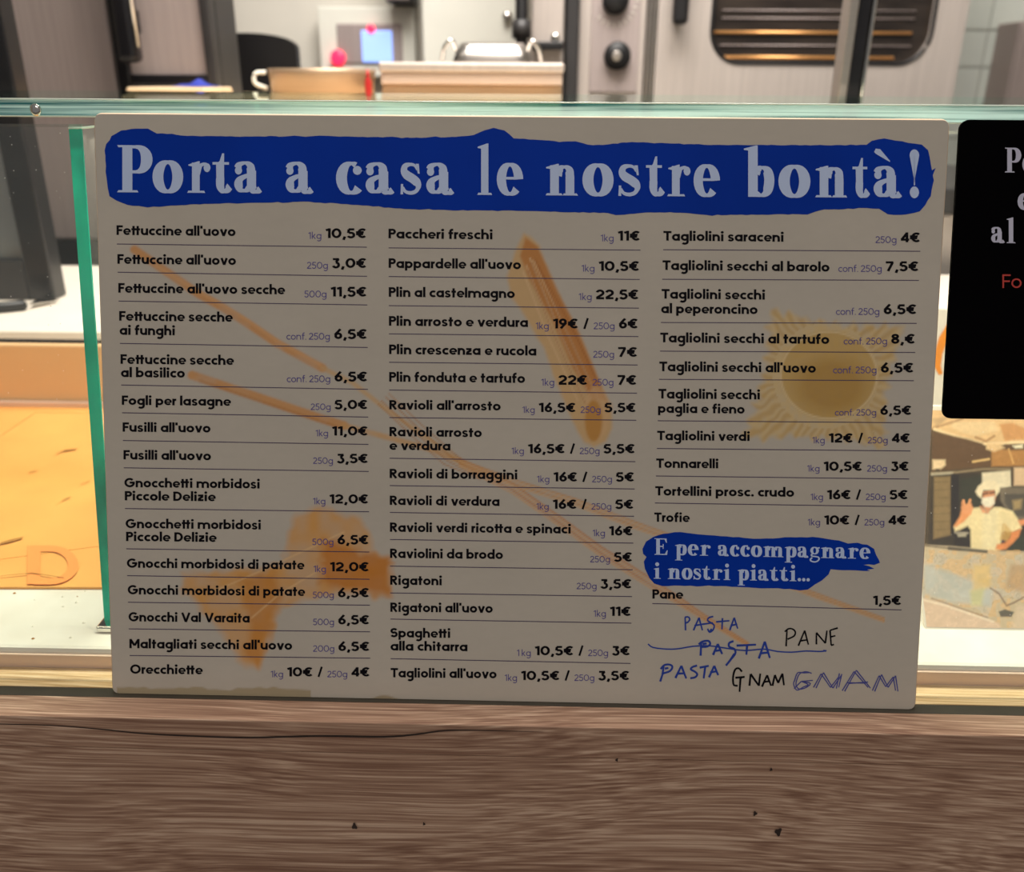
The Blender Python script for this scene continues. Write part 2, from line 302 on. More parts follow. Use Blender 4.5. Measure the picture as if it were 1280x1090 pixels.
def sans(ch, t):
    X = .71; h = t/2; r = X/2-h; c = X/2; A = 1.06; D = -.26; G = []
    def S(p): G.extend(strip(p, [t]*len(p)))
    def V(x, a, b): S([(x, a), (x, b)])
    def H(a, b, y): S([(a, y), (b, y)])
    O = lambda: S(arc(c, c, r, r, 0, 360, 28))
    if ch in 'aà': O(); V(X-h, 0, X)
    elif ch == 'b': O(); V(h, 0, A)
    elif ch == 'd': O(); V(X-h, 0, A)
    elif ch == 'p': O(); V(h, D, X)
    elif ch == 'q': O(); V(X-h, D, X)
    elif ch == 'o': O()
    elif ch == 'c': S(arc(c, c, r, r, 48, 312))
    elif ch == 'e': G.extend(strip(arc(c, c, r+h*.1, r+h*.1, 0, 318, 27), [t*.88]*28)); G.extend(strip([(h, c-.02), (X-h*.3, c-.02)], [t*.62]*2))
    elif ch == 'g': O(); S([(X-h, X), (X-h, .02)] + arc(c, D+r*.95+.0-.05, r, r*.9, 0, -140)[1:])
    elif ch == 'f': S([(.2, 0), (.2, A-.2)] + arc(.2+.16, A-.16-h, .16, .16, 180, 90)[1:]+[(.44, A-h)]); H(.02, .44, X-h)
    elif ch == 't': V(.2, 0, .95); H(0, .42, X-h)
    elif ch == 'h': V(h, 0, A); S([(h+.0, c)] + arc(c-.02, X-h-.24, c-.02-h, .24, 180, 0) + [(2*c-.04-h, 0)])
    elif ch == 'n': V(h, 0, X); S([(h, c)] + arc(c-.02, X-h-.24, c-.02-h, .24, 180, 0) + [(2*c-.04-h, 0)])
    elif ch == 'u': V(X-.04-h, 0, X); S([(h, X)] + arc(c-.02, h+.24, c-.02-h, .24, 180, 360) + [(2*c-.04-h, c)])
    elif ch == 'm':
        V(h, 0, X); w = .27
        for k in (0, 1): S([(h+2*w*k*.9, c)] + arc(h+w*.9*(1+2*k), X-h-.2, w*.9, .2, 180, 0) + [(h+1.8*w*(k+1), 0)])
    elif ch == 'i': V(h+.02, 0, X); G.append(disc(h+.02, .92, t*.62))
    elif ch == 'l': V(h, 0, A)
    elif ch == 'k': V(h, 0, A); S([(h, .25), (.48, X)]); S([(.2, .36), (.52, 0)])
    elif ch == 'r': V(h, 0, X); S([(h, X*.55)] + arc(h+.22, X-h-.22, .22, .22, 180, 80))
    elif ch == 's':
        p = crv([(.44, .54), (.37, .605), (.26, .63), (.14, .58), (.10, .49), (.16, .385), (.27, .34), (.38, .295), (.44, .21), (.40, .12), (.28, .075), (.15, .095), (.06, .165)], 3)
        G.extend(strip(p, [t*.86]*len(p)))
    elif ch == 'v': S([(.05, X), (.29, .0)]); S([(.29, 0), (.53, X)])
    elif ch == 'z': H(.02, .5, X-h); H(0, .52, h); S([(.46, X-t), (.06, t)])
    elif ch == 'F': V(h, 0, 1); H(h, .58, 1-h); H(h, .52, .5)
    elif ch == 'P': V(h, 0, 1); S([(h, 1-h), (.36, 1-h)] + arc(.36, .70, .27-h+.02, .30-h, 90, -90) + [(h, .40+h)])
    elif ch == 'R': V(h, 0, 1); S([(h, 1-h), (.36, 1-h)] + arc(.36, .71, .27-h+.02, .29-h, 90, -90) + [(h, .42+h)]); S([(.30, .45), (.6, 0)])
    elif ch == 'S': S(arc(.32, 1-h-.2, .24, .2, 25, 255)+arc(.31, h+.22, .25, .22, 75, -155))
    elif ch == 'T': V(.36, 0, 1); H(0, .72, 1-h)
    elif ch == 'G': S(arc(.5, .5, .5-h, .5-h, 45, 360)); H(.5, 1.0-h*.2, .5)
    elif ch == 'M': V(h, 0, 1); V(.95-h, 0, 1); S([(h, .95), (.475, .3)]); S([(.475, .3), (.95-h, .95)])
    elif ch == 'O': S(arc(.5, .5, .5-h, .5-h, 0, 360, 30))
    elif ch == 'V': S([(.05, 1), (.4, .0)]); S([(.4, 0), (.75, 1)])
    elif ch == 'D': V(h, 0, 1); S([(h, 1-h), (.32, 1-h)] + arc(.32, .5, .46-h, .5-h, 90, -90) + [(h, h)])
    elif ch == '0': S(arc(.40, .5, .40-h, .5-h, 0, 360, 28))
    elif ch == '1': V(.30, 0, 1); S([(.30, 1-h*.9), (.02, .80)])
    elif ch == '2': S(arc(.32, 1-h-.24, .25, .24, 165, -30)+[(.06, h*1.4)]); H(.02, .64, h)
    elif ch == '3': H(.06, .56, 1-h); S([(.52, 1-h), (.30, .60)]); S(arc(.30, .30, .27-h*.4, .31-h*.6, 95, -160))
    elif ch == '4': V(.48, 0, 1); S([(.46, 1-h), (.06, .26)]); H(.0, .66, .26)
    elif ch == '5': H(.12, .58, 1-h); S([(.14, 1-h), (.10, .52)]); S(arc(.30, .31, .28-h*.3, .31-h*.7, 130, -155))
    elif ch == '6': S(arc(.33, .32, .32-h, .33-h, 0, 360, 24)); S([(.5, 1), (.07, .42)])
    elif ch == '7': H(.0, .6, 1-h); S([(.55, 1-h), (.18, 0)])
    elif ch == '8': S(arc(.33, .74, .25-h*.5, .26-h, 0, 360, 20)); S(arc(.33, .29, .33-h, .30-h, 0, 360, 24))
    elif ch == '9': S(arc(.33, .68, .32-h, .33-h, 0, 360, 24)); S([(.16, 0), (.59, .58)])
    elif ch == '€': S(arc(.52, .5, .42-h, .5-h, 48, 312)); H(0, .62, .60); H(0, .58, .40)
    elif ch == '/': S([(.0, -.05), (.36, 1.05)])
    elif ch == ',': S([(.16, .16), (.05, -.18)])
    elif ch == '.': G.append(disc(.08, h*1.1, t*.6))
    elif ch == "'": S([(h, 1.04), (h, .74)])
    return G
def serif(ch):
    K, N_, X = .215, .065, .67; G = []
    def S(p, k=K, n=N_, cl=False):
        p = [np.array(q, float) for q in p]; P = np.array(p); T = np.gradient(P, axis=0)
        if cl or np.linalg.norm(P[0]-P[-1]) < 1e-6: T[0] = T[-1] = P[1]-P[-2]
        T /= np.maximum(np.linalg.norm(T, axis=1, keepdims=True), 1e-9)
        G.extend(strip(p, n+(k-n)*np.abs(T[:, 1])**1.5))
    def V(x, a, b, k=K): G.append(np.array([(x-k/2, a), (x+k/2, a), (x+k/2, b), (x-k/2, b)]))
    def slab(x0, x1, y, up=1, s=.045): G.append(np.array([(x0, y), (x1, y), (x1-.03, y+up*s), (x0+.03, y+up*s)]))
    def flag(x, y): G.append(np.array([(x-K/2-.1, y-.06), (x-K/2-.1, y-.085), (x, y-.12), (x+K/2, y-.1), (x+K/2, y+.01), (x+K/2-.04, y+.01)]))
    if ch == 'P':
        V(.22, 0, 1); slab(0, .46, 0); slab(0, .3, 1, -1); S([(.22, .965), (.40, .965)]+arc(.40, .70, .235, .265, 90, -90)+[(.22, .435)], .25)
    elif ch == 'E':
        V(.22, 0, 1); slab(0, .3, 0); slab(0, .3, 1, -1); G.append(np.array([(.2, 1), (.72, 1), (.74, .74), (.70, .74), (.60, .94), (.2, .94)]))
        G.append(np.array([(.2, 0), (.75, 0), (.79, .28), (.74, .28), (.62, .06), (.2, .06)])); G.append(np.array([(.2, .48), (.5, .48), (.5, .55), (.2, .55)])); V(.52, .37, .66, .05)
    elif ch == 'o': S(arc(.33, .335, .215, .31, 0, 360, 32), .235, .075)
    elif ch == 'c': S(arc(.32, .335, .21, .31, 62, 318), .235, .07); G.append(disc(.45, .50, .095))
    elif ch == 'e': S(arc(.32, .335, .21, .31, 0, 318), .225, .07); G.append(np.array([(.15, .33), (.50, .33), (.50, .385), (.15, .385)]))
    elif ch in 'aà':
        S(crv([(.10, .52), (.17, .61), (.30, .64), (.40, .58), (.43, .46)]), .20); V(.435, .12, .48, .215)
        S(crv([(.44, .16), (.49, .05), (.57, .04), (.64, .09)]), .2, .08)
        S(crv([(.43, .385), (.30, .36), (.17, .29), (.13, .18), (.19, .07), (.30, .06), (.40, .13)]), .2, .07); G.append(disc(.13, .48, .085))
        if ch == 'à': G.append(np.array([(.08, 1.04), (.04, .97), (.08, .93), (.40, .76), (.41, .78), (.18, 1.03)]))
    elif ch == 's':
        p = crv([(.40, .52), (.34, .61), (.24, .635), (.13, .60), (.10, .50), (.16, .41), (.28, .34), (.38, .26), (.42, .17), (.37, .07), (.25, .03), (.13, .06), (.07, .15)], 4)
        k = np.interp(np.arange(len(p)), [0, 8, 12, 20, 28, 34, 48], [.05, .07, .12, .19, .19, .09, .06]); G.extend(strip(p, k))
        G.append(np.array([(.36, .65), (.43, .65), (.45, .44), (.41, .44)])); G.append(np.array([(.02, .0), (.08, .0), (.08, .22), (.03, .22)]))
    elif ch == 'r': V(.24, 0, .64); slab(0, .50, 0); flag(.24, .66); S(crv([(.30, .40), (.36, .56), (.46, .61), (.54, .60)]), .12); G.append(disc(.55, .535, .095))
    elif ch == 't': G.append(np.array([(.10, .60), (.20, .68), (.27, .84), (.325, .84), (.325, .3), (.11, .3)])); G.append(np.array([(0, .60), (.46, .60), (.46, .655), (0, .655)])); S(crv([(.215, .32), (.22, .15), (.30, .05), (.40, .06), (.48, .14)]), .23, .09)
    elif ch == 'l': V(.22, 0, 1.04); slab(0, .44, 0); flag(.22, 1.08)
    elif ch == 'i': V(.22, 0, .64); slab(0, .44, 0); flag(.22, .66); G.append(disc(.22, .88, .12))
    elif ch in 'nm':
        V(.22, 0, .64); slab(0, .42, 0); flag(.22, .66); n = 2 if ch == 'm' else 1
        for q in range(n):
            o = .40*q; S([(.30+o, .42)]+crv([(.32+o, .50), (.40+o, .59), (.50+o, .60), (.58+o, .54), (.60+o, .42)])+[(.60+o, .30)], .21); V(.60+o, 0, .4, .215); slab(.42+o+(.02 if n == 2 else 0), .80+o, 0)
    elif ch == 'b': V(.20, .0, 1.04); flag(.20, 1.08); S([(.26, .50)]+crv([(.30, .57), (.40, .62), (.52, .56), (.57, .35), (.52, .12), (.40, .035), (.28, .07), (.22, .12)]), .23)
    elif ch == 'p': V(.22, -.30, .64); slab(0, .46, -.32); flag(.22, .66); S([(.28, .50)]+crv([(.32, .57), (.42, .62), (.54, .56), (.59, .35), (.54, .12), (.42, .035), (.30, .07)]), .23)
    elif ch == 'g':
        S(arc(.30, .44, .17, .20, 0, 360, 24), .17, .06); S(crv([(.20, .26), (.12, .18), (.16, .10), (.34, .08), (.52, .04), (.56, -.08), (.46, -.20), (.28, -.25), (.10, -.20), (.06, -.10), (.16, .02)]), .10, .08); S([(.42, .58), (.60, .62)], .09, .08)
    elif ch == '!': G.append(np.array(arc(.13, .90, .13, .13, 0, 180, 10)+[(.15, .27), (.11, .27)])); G.append(disc(.13, .12, .125))
    elif ch == '.': G.append(disc(.11, .10, .105))
    return G
def D_shape():
    G = []; G.extend(strip([(0.1, 0), (0.1, 1)], [.2, .2])); G.extend(strip([(.1, .93)]+arc(.35, .5, .35, .43, 90, -90)+[(.1, .07)], [.16]*(len(arc(.35, .5, .35, .43, 90, -90))+2))); return G
_cache = {}
def glyph(style, ch):
    k = (style, ch)
    if k not in _cache:
        G = sans(ch, .215) if style == 'bold' else sans(ch, .115) if style == 'light' else serif(ch)
        if G:
            A = np.concatenate(G); _cache[k] = ([g - [A[:, 0].min(), 0] for g in G], A[:, 0].max()-A[:, 0].min())
        else: _cache[k] = ([], .28)
    return _cache[k]
def run(style, txt, gap=.07):
    x = 0; out = []
    for i, ch in enumerate(txt):
        if ch == ' ': x += .30 if style != 'serif' else .36; continue
        G, wd = glyph(style, ch)
        out += [g + [x, 0] for g in G]
        g2 = gap
        if style == 'bold' and ch == 't' and i+1 < len(txt) and txt[i+1] == 't': g2 = -.04
        if ch in 'cervTFPV' and style != 'serif': g2 *= .55
        if ch == '1' and i+1 < len(txt) and txt[i+1] == 'k': g2 = .16
        x += wd + g2
    return out, x - gap
def polys_obj(name, polys, matl, parent, off, frame):
    """polys in (a,b) -> frame(a,b,off) world"""
    V = []; Fc = []; k = 0
    for p in polys:
        i = len(V); p = np.asarray(p, float)
        if len(p) > 2:
            sa = np.sum(p[:, 0]*np.roll(p[:, 1], -1)-np.roll(p[:, 0], -1)*p[:, 1])
            if sa > 0: p = p[::-1]
        o_ = off + (k % 24)*3e-6; k += 1
        V += [frame(a, b, o_) for a, b in p]; Fc.append(tuple(range(i, i+len(p))))
    return mesh(name, V, Fc, matl, parent)
CAP = .00472
def line_frame(pl, pr):
    """baseline from board uv pl towards pr, unit frame returning world points"""
    u0, v0 = pl; d = np.array([pr[0]-u0, pr[1]-v0]); L = np.linalg.norm(d); d /= L; n = np.array([-d[1], d[0]])
    return lambda a, b, off: bpt(u0+d[0]*a+n[0]*b, v0+d[1]*a+n[1]*b, off)
def uvp(px, py): return uv_of(onb(px, py))

# ================================================================ SETTING
def struct(name, x0, x1, y0, y1, z0, z1, m_, bev=0): return tag(box(name, x0, x1, y0, y1, z0, z1, m_, None, bev), kind='structure')
struct('floor', -2.6, 2.6, -2.2, 2.4, -.05, 0, M['floor'])
WY = 2.02
wb = struct('wall_back', -2.6, 2.6, WY+.01, WY+.15, 0, 2.9, M['wall'])
struct('wall_left', -2.7, -2.6, -2.2, 2.2, 0, 2.9, M['wall']); struct('wall_right', 2.6, 2.7, -2.2, 2.2, 0, 2.9, M['wall'])
struct('ceiling', -2.6, 2.6, .4, 2.2, 2.9, 3.0, M['wall'])
# glazed tiles on the back wall at the right
ta = at(1190, 60, Y=WY); tb = at(1236, 38, Y=WY); ty = at(1236, 84.5, Y=WY)
TS = tb[2]-ty[2]
gx0, gx1 = tb[0]-TS*2.0, tb[0]+TS*6
box('tile_grout', gx0, gx1, WY+.004, WY+.0098, ty[2]-TS*7, ty[2]+TS*5, M['grout'], wb)
tm = None
for i in range(-2, 6):
    for j in range(-7, 5):
        x = tb[0]+i*TS; z = ty[2]+j*TS; g = .0022
        if tm is None:
            o = box('tile', x+g, x+TS-g, WY, WY+.008, z+g, z+TS-g, M['tile'], wb, .0015); tm = (o, x, z)
        else:
            o = tm[0].copy(); COL.objects.link(o); o.location = (x-tm[1], random.uniform(-.0006, .0006), z-tm[2])

# ---------------------------------------------------------------- serving counter
ctr = empty('serving_counter', (0, 0, 0), 'grey oak laminate serving counter with dark gasket strip under the menu board', 'counter')
LW = 1.5
bm = bmesh.new(); box_bm(bm, -LW, LW, -.0188, -.0030, .0, Z0-.0005, 0)
fp = box('front_panel', -LW, LW, -.0186, .0200, 0, Z0-.020, M['oak_grey'], ctr)
bm.free()
box('ledge', -LW, LW, -.0192, -.0030, Z0-.0195, Z0, M['oak_grey'], ctr, .0006)
tag(box('gasket_strip', -LW, LW, -.0028, .0042, Z0-.012, Z0-.0003, M['dark_strip'], ctr), 'dark gasket strip')
tag(box('inner_ledge', -LW, LW, .0044, .0205, Z0-.018, Z0, M['oak_light'], ctr), 'bright light oak strip behind the glass')
# dark grain crack and knots of the front panel, slightly raised slivers
def face_pt(px, py): return at(px, py, Y=-.0189)
YF = -.0196
def sliver(name, pts, ws, matl, parent):
    P = [at(x, y, Y=YF) for x, y in pts]; V = []; Fc = []
    for p, w_ in zip(P, ws): V += [p+[0, 0, w_/2], p-[0, 0, w_/2]]
    for i in range(len(P)-1): Fc.append((2*i, 2*i+1, 2*i+3, 2*i+2))
    return mesh(name, V, Fc, matl, parent)
M['crack'] = mat('dark_grain', (58, 44, 38), .8, 0, .2, 120)
cr = [(-40, 903), (0, 905), (60, 906.5), (120, 911), (180, 917), (240, 920), (310, 922), (400, 920), (480, 921), (520, 918), (560, 913), (620, 913.5), (680, 915)]
sliver('grain_crack', crv(cr, 4), np.interp(np.arange(4*12+1), [0, 8, 20, 30, 40, 48], [.0005, .0006, .0010, .0013, .0009, .0001]), M['crack'], fp)
for (kx, ky, r_) in ((443, 1033, 4.2), (973, 1040, 5.2), (530, 1030, 2), (944, 1017, 3), (771, 950, 2), (964, 962, 2)):
    c = at(kx, ky, Y=YF); pts = [c + np.array([math.cos(a)*r_*.75, 0, math.sin(a)*r_*1.2])*.00042*(1+.3*math.sin(3*a+kx)) for a in np.linspace(0, 6.28, 14)[:-1]]
    mesh('knot', pts, [tuple(range(13))], M['crack'], fp)

# ---------------------------------------------------------------- worktop behind the glass
ZS = Z0+.0115
wt = empty('worktop', (0, .5, Z0), 'white speckled stone worktop behind the glass guard', 'worktop')
box('slab', -LW, LW, .0225, .495, Z0-.02, ZS, M['marble'], wt, .0025)
box('base_cabinet', -LW, LW, .0230, .48, 0, Z0-.0205, M['steel_dull'], wt)
tag(box('edge_profile', -LW, LW, .0207, .0224, Z0-.015, ZS-.0035, M['profile'], wt), 'pale pink metal edge strip')
for k in range(46):
    x = random.uniform(-.34, -.2); y = random.uniform(.03, .08); r_ = random.uniform(.0004, .0012)
    mesh('crumb', [(x+r_*math.cos(a), y+r_*.8*math.sin(a), ZS+.0001) for a in (0, 1.2, 2.5, 3.7, 5)]+[(x, y, ZS+r_*.8)], [(i, (i+1) % 5, 5) for i in range(5)], M['cream'] if k % 3 else M['crease'], wt)

# ---------------------------------------------------------------- menu board
W, H = .42, .297
TOP = bpt(0, H)[2]
board = empty('menu_board', (0, 0, Z0), 'large cream pasta price list board with blue brush banner leaning on the glass', 'sign')
pl = rrect(-W/2, W/2, 0.0, H, .0028, 5)
prism('backing_board', [bpt(u, v, -.0001) for u, v in pl], -BN*.0040, M['foam'], board)
tube('edge_rim', [bpt(u, v, -.0016) for u, v in rrect(-W/2+.0006, W/2-.0006, .0006, H-.0006, .0028, 5)], .0016, M['foam'], board, 8, True)
nu, nv = 531, 375
U, Vv = np.meshgrid(np.linspace(-W/2, W/2, nu), np.linspace(0, H, nv))
rad = .0028
for sx in (-1, 1):
    for (c_v, sgn) in ((rad, -1), (H-rad, 1)):
        cu = sx*(W/2-rad); du = (U-cu)*sx; dv = (Vv-c_v)*sgn
        mk = (du > 0) & (dv > 0); L_ = np.hypot(du, dv); mx_ = np.maximum(du, dv); k = np.where(mk & (L_ > 0), mx_/np.maximum(L_, 1e-9), 1)
        U = np.where(mk, cu+sx*du*k, U); Vv = np.where(mk, c_v+sgn*dv*k, Vv)
Pg = np.stack([U, Vv*SL, Z0+Vv*CL], -1)
PX, PY = proj(Pg)
def sdf(poly, X=PX, Y=PY):
    P = np.array(poly, float); best = np.full(X.shape, 1e9); ins = np.zeros(X.shape, bool)
    for i in range(len(P)):
        a, b = P[i], P[(i+1) % len(P)]; e = b-a; wx = X-a[0]; wy = Y-a[1]
        t = np.clip((wx*e[0]+wy*e[1])/max(e@e, 1e-9), 0, 1); best = np.minimum(best, np.hypot(wx-e[0]*t, wy-e[1]*t))
        if abs(e[1]) > 1e-9:
            c = ((a[1] <= Y) != (b[1] <= Y)) & (X < a[0]+(Y-a[1])*e[0]/e[1]); ins ^= c
    return np.where(ins, -best, best)
def pathd(pts, X=PX, Y=PY):
    best = np.full(X.shape, 1e9)
    for a, b in zip(pts[:-1], pts[1:]):
        a = np.array(a, float); e = np.array(b, float)-a; t = np.clip(((X-a[0])*e[0]+(Y-a[1])*e[1])/max(e@e, 1e-9), 0, 1)
        best = np.minimum(best, np.hypot(X-a[0]-e[0]*t, Y-a[1]-e[1]*t))
    return best
def vnoise(X, Y, s, seed):
    r = np.random.default_rng(seed); g = r.random((80, 80)); x = (X/s) % 78; y = (Y/s) % 78; i = x.astype(int); j = y.astype(int); fx = x-i; fy = y-j
    fx = fx*fx*(3-2*fx); fy = fy*fy*(3-2*fy)
    return (g[j, i]*(1-fx)+g[j, i+1]*fx)*(1-fy)+(g[j+1, i]*(1-fx)+g[j+1, i+1]*fx)*fy
def sstep(d, s): return np.clip(.5-d/(2*s), 0, 1)
BASE = np.array(lin((206, 198, 184)))
C = np.ones(PX.shape+(3,))*BASE
C *= (1+.05*(vnoise(PX, PY, 70, 1)-.5))[..., None]
def blend(C, a, rgb): return C*(1-a[..., None]) + a[..., None]*np.array(lin(rgb))
nz1 = vnoise(PX, PY, 14, 3); nz2 = vnoise(PX, PY, 5, 5)
jx = PX+7*(vnoise(PX, PY, 9, 7)-.5); jy = PY+7*(vnoise(PX, PY, 9, 8)-.5)
# long pasta strands
def strand(pts, w0, rgb, al, soft=1.6):
    global C
    C = blend(C, sstep(pathd(pts)-w0/2, soft)*al*(.75+.5*nz1.clip(0, .5)), rgb)
strand([(168, 312), (187, 325), (249, 368), (278, 384), (312, 406), (346, 429), (403, 460)], 10.5, (226, 160, 92), .85)
strand([(195, 332), (249, 365), (278, 381), (312, 402), (346, 426), (400, 456)], 3, (238, 186, 130), .7)
strand([(403, 460), (440, 478), (478, 508), (540, 552), (580, 580)], 6, (224, 184, 132), .8)
strand([(240, 469), (270, 479), (330, 499), (398, 522), (430, 532)], 11, (226, 162, 94), .85)
strand([(250, 476), (330, 503), (420, 533)], 3, (198, 134, 76), .6)
strand([(430, 532), (478, 545), (540, 562), (575, 577)], 7, (226, 178, 120), .8)
for dx in (-5, -1, 4, 8): strand([(478+dx, 500-dx), (520+dx, 540-dx), (560+dx, 575-dx), (600, 597-dx*.4)], 1.4, (204, 142, 84), .8, .9)
for k, dy in enumerate((-6, -2, 2, 6)):
    strand([(575, 578+dy*.8), (640, 610+dy), (700, 652+dy), (752, 690+dy), (812, 728+dy), (850, 752+dy*.8), (880, 772+dy*.6), (935, 806+dy*.4)], 2.2, ((222, 150, 86), (236, 186, 130))[k % 2], .85, 1)
    strand([(575, 578+dy*.6), (650, 606+dy*.7), (720, 628+dy*.7), (790, 655+dy*.7), (860, 680+dy*.6), (960, 722+dy*.5), (1030, 748+dy*.5), (1105, 775+dy*.4)], 2.0, ((224, 164, 100), (236, 190, 136))[k % 2], .8, 1)
# quill-shaped pasta
q = [(655, 292), (664, 297), (674, 308), (698, 366), (722, 412), (745, 466), (764, 508), (765, 535), (757, 552), (742, 560), (730, 552), (716, 528), (700, 490), (680, 436), (655, 394), (640, 372), (634, 344), (644, 314)]
C = blend(C, sstep(sdf(q, jx*.3+PX*.7, jy*.3+PY*.7), 2.5)*.85, (226, 184, 124))
q2 = [(657, 297), (672, 308), (698, 366), (722, 412), (745, 466), (758, 500), (740, 500), (716, 460), (690, 400), (662, 350), (650, 320)]
C = blend(C, sstep(sdf(q2), 2)*.8, (208, 134, 66))
for dx, al in ((-20, .7), (-12, .8), (-3, .9), (6, .7)):
    C = blend(C, sstep(pathd([(664+dx*.5, 320+abs(dx)), (705+dx, 420), (742+dx, 500)])-1, 1)*al, (240, 204, 156))
for dx in (-16, -7, 2, 11):
    C = blend(C, sstep(pathd([(668+dx*.5, 322+abs(dx)), (709+dx, 420), (748+dx, 505)])-.6, 1)*.6, (178, 104, 56))
C = blend(C, sstep(sdf([(x, y) for x, y in arc(746, 516, 16, 34, 0, 350, 20)]), 2)*.65, (232, 190, 140))
C = blend(C, sstep(sdf([(x, y) for x, y in arc(742, 526, 11, 26, 0, 350, 20)]), 2)*.8, (206, 144, 60))
# ravioli square
fr = []
cor = [(964, 386), (1128, 408), (1106, 560), (930, 548)]
for i in range(4):
    a, b = np.array(cor[i]), np.array(cor[(i+1) % 4]); n_ = np.array([b[1]-a[1], a[0]-b[0]])/np.linalg.norm(b-a)
    for k in range(22): t = k/22; fr.append(tuple(a+(b-a)*t+n_*(5*math.sin(k*2.4)+8*math.sin(math.pi*t)*-1+random.uniform(-2, 2))))
C = blend(C, sstep(sdf(fr, jx*.5+PX*.5, jy*.5+PY*.5), 3)*(.62+.3*nz2), (232, 202, 142))
ang = np.arctan2(PY-470, PX-1030); rr_ = np.hypot(PX-1032, PY-470)
frill = sstep(sdf(fr), 3)*(rr_ > 66)*(.5+.5*np.sin(ang*46+nz1*5))*.45
C = blend(C, frill, (202, 158, 86))
C = blend(C, sstep(np.hypot((PX-1036)/60, (PY-469)/55)*58-58, 3)*.62, (208, 166, 82))
C = blend(C, sstep(np.hypot((PX-1040)/44, (PY-482)/34)*40-40, 12)*.5, (178, 132, 56))
C = blend(C, sstep(np.abs(np.hypot((PX-1036)/60, (PY-469)/54)*58-58)-.8, 1.2)*.85*(PX < 1100), (244, 220, 172))
# bow-tie pasta
fa = [(365, 648), (382, 640), (400, 634), (425, 640), (452, 650), (462, 668), (468, 690), (488, 698), (490, 718), (488, 745), (470, 748), (450, 742), (420, 742), (385, 748), (352, 760), (340, 792), (326, 834), (312, 836), (300, 828), (290, 806), (268, 780), (244, 752), (228, 738), (226, 718), (258, 716), (290, 712), (330, 712), (352, 704), (360, 680)]
C = blend(C, sstep(sdf(fa, jx, jy), 5)*(.55+.45*nz1), (232, 172, 98))
C = blend(C, sstep(sdf([(405, 672), (450, 690), (488, 698), (488, 744), (440, 738), (400, 728)], jx, jy), 6)*.75, (214, 130, 40))
C = blend(C, sstep(sdf([(300, 722), (345, 715), (352, 740), (338, 790), (324, 832), (305, 820), (312, 780)], jx, jy), 6)*.65, (216, 140, 56))
C = blend(C, sstep(pathd([(270, 738), (330, 712), (385, 686), (430, 665)])-.8, 1)*.8, (246, 206, 150))
C = blend(C, sstep(pathd([(315, 772), (350, 742), (400, 712)])-.8, 1)*.8, (246, 206, 150))
# olive brush edge along the foot of the sheet
edge = 860-3*vnoise(PX, PY*0, 9, 11)-4*(vnoise(PX, PY*0, 40, 12)-.3)+(PX-140)*.012
C = blend(C, np.clip((PY-edge)/2, 0, 1)*((PX < 388)*(PX > 146))*.75, (176, 158, 118))
C = blend(C, np.clip((PY-871+3*np.cos((PX-480)/8))/2, 0, 1)*(abs(PX-480) < 22)*.8, (168, 148, 112))
me = bpy.data.meshes.new('printed_face')
b0 = np.array(wloc(board)); VV = (Pg.reshape(-1, 3)-b0)
idx = np.arange(nu*nv).reshape(nv, nu)
Q = np.stack([idx[:-1, :-1], idx[:-1, 1:], idx[1:, 1:], idx[1:, :-1]], -1).reshape(-1, 4)
def grid_mesh(name, VV, Q, C, matl, parent):
    me = bpy.data.meshes.new(name)
    me.vertices.add(len(VV)); me.vertices.foreach_set('co', VV.astype(np.float32).ravel())
    me.loops.add(len(Q)*4); me.loops.foreach_set('vertex_index', Q.astype(np.int32).ravel())
    me.polygons.add(len(Q)); me.polygons.foreach_set('loop_start', np.arange(0, len(Q)*4, 4, dtype=np.int32))
    me.update(calc_edges=True)
    ca = me.color_attributes.new('Col', 'FLOAT_COLOR', 'POINT')
    ca.data.foreach_set('color', np.concatenate([C.reshape(-1, 3), np.ones((len(VV), 1))], 1).astype(np.float32).ravel())
    me.materials.append(matl); return put(bpy.data.objects.new(name, me), parent)
bpy.data.meshes.remove(me)
grid_mesh('printed_face', VV, Q, C.clip(0, 1), M['print'], board)

ident = lambda a, b, off: onb(a, b, off)
# blue brush banners
B1 = [(133,180),(140,170),(152,163),(170,160),(185,161),(196,167),(215,168),(240,170),(300,170.5),(400,170),(460,171),(520,172),(570,171),(592,169),(605,163),(617,160),(630,163),(643,173),(680,175),(700,177),(720,176.5),(735,181),(760,181),(790,177),(830,179),(880,181),(1000,181.5),(1083,181),(1090,176),(1105,173.5),(1120,176),(1135,178),(1152,181),(1160,188),(1164,205),(1165,213),(1170,210),(1166,219),(1167,226),(1163,245),(1156,256),(1150,264),(1130,269),(1110,268),(1098,261),(1085,260),(1025,263),(1010,268),(960,268),(920,268.5),(890,269),(850,266),(800,266),(780,268.5),(770,269),(760,266),(700,265),(640,263),(560,263),(500,261),(460,257),(420,254),(380,252),(340,253),(250,255),(220,257),(185,259),(160,256),(145,251),(137,246),(135,235),(133,222),(132,200),(130.5,188)]
z2 = lambda pts: [(790+x/3.405, 570+y/3.405) for x, y in pts]
B2 = z2([(45,395),(60,365),(90,345),(130,332),(180,325),(260,330),(350,338),(430,345),(520,352),(600,350),(700,345),(770,345),(830,352),(880,360),(920,372),(960,370),(1000,380),(1030,395),(1040,420),(1052,440),(1055,455),(1030,463),(985,462),(1030,478),(1000,484),(1015,490),(960,488),(900,485),(845,483),(835,505),(810,530),(780,545),(750,568),(715,573),(670,565),(600,563),(500,560),(400,555),(300,553),(200,552),(130,553),(95,545),(75,520),(55,480),(50,450),(62,430),(48,415)])
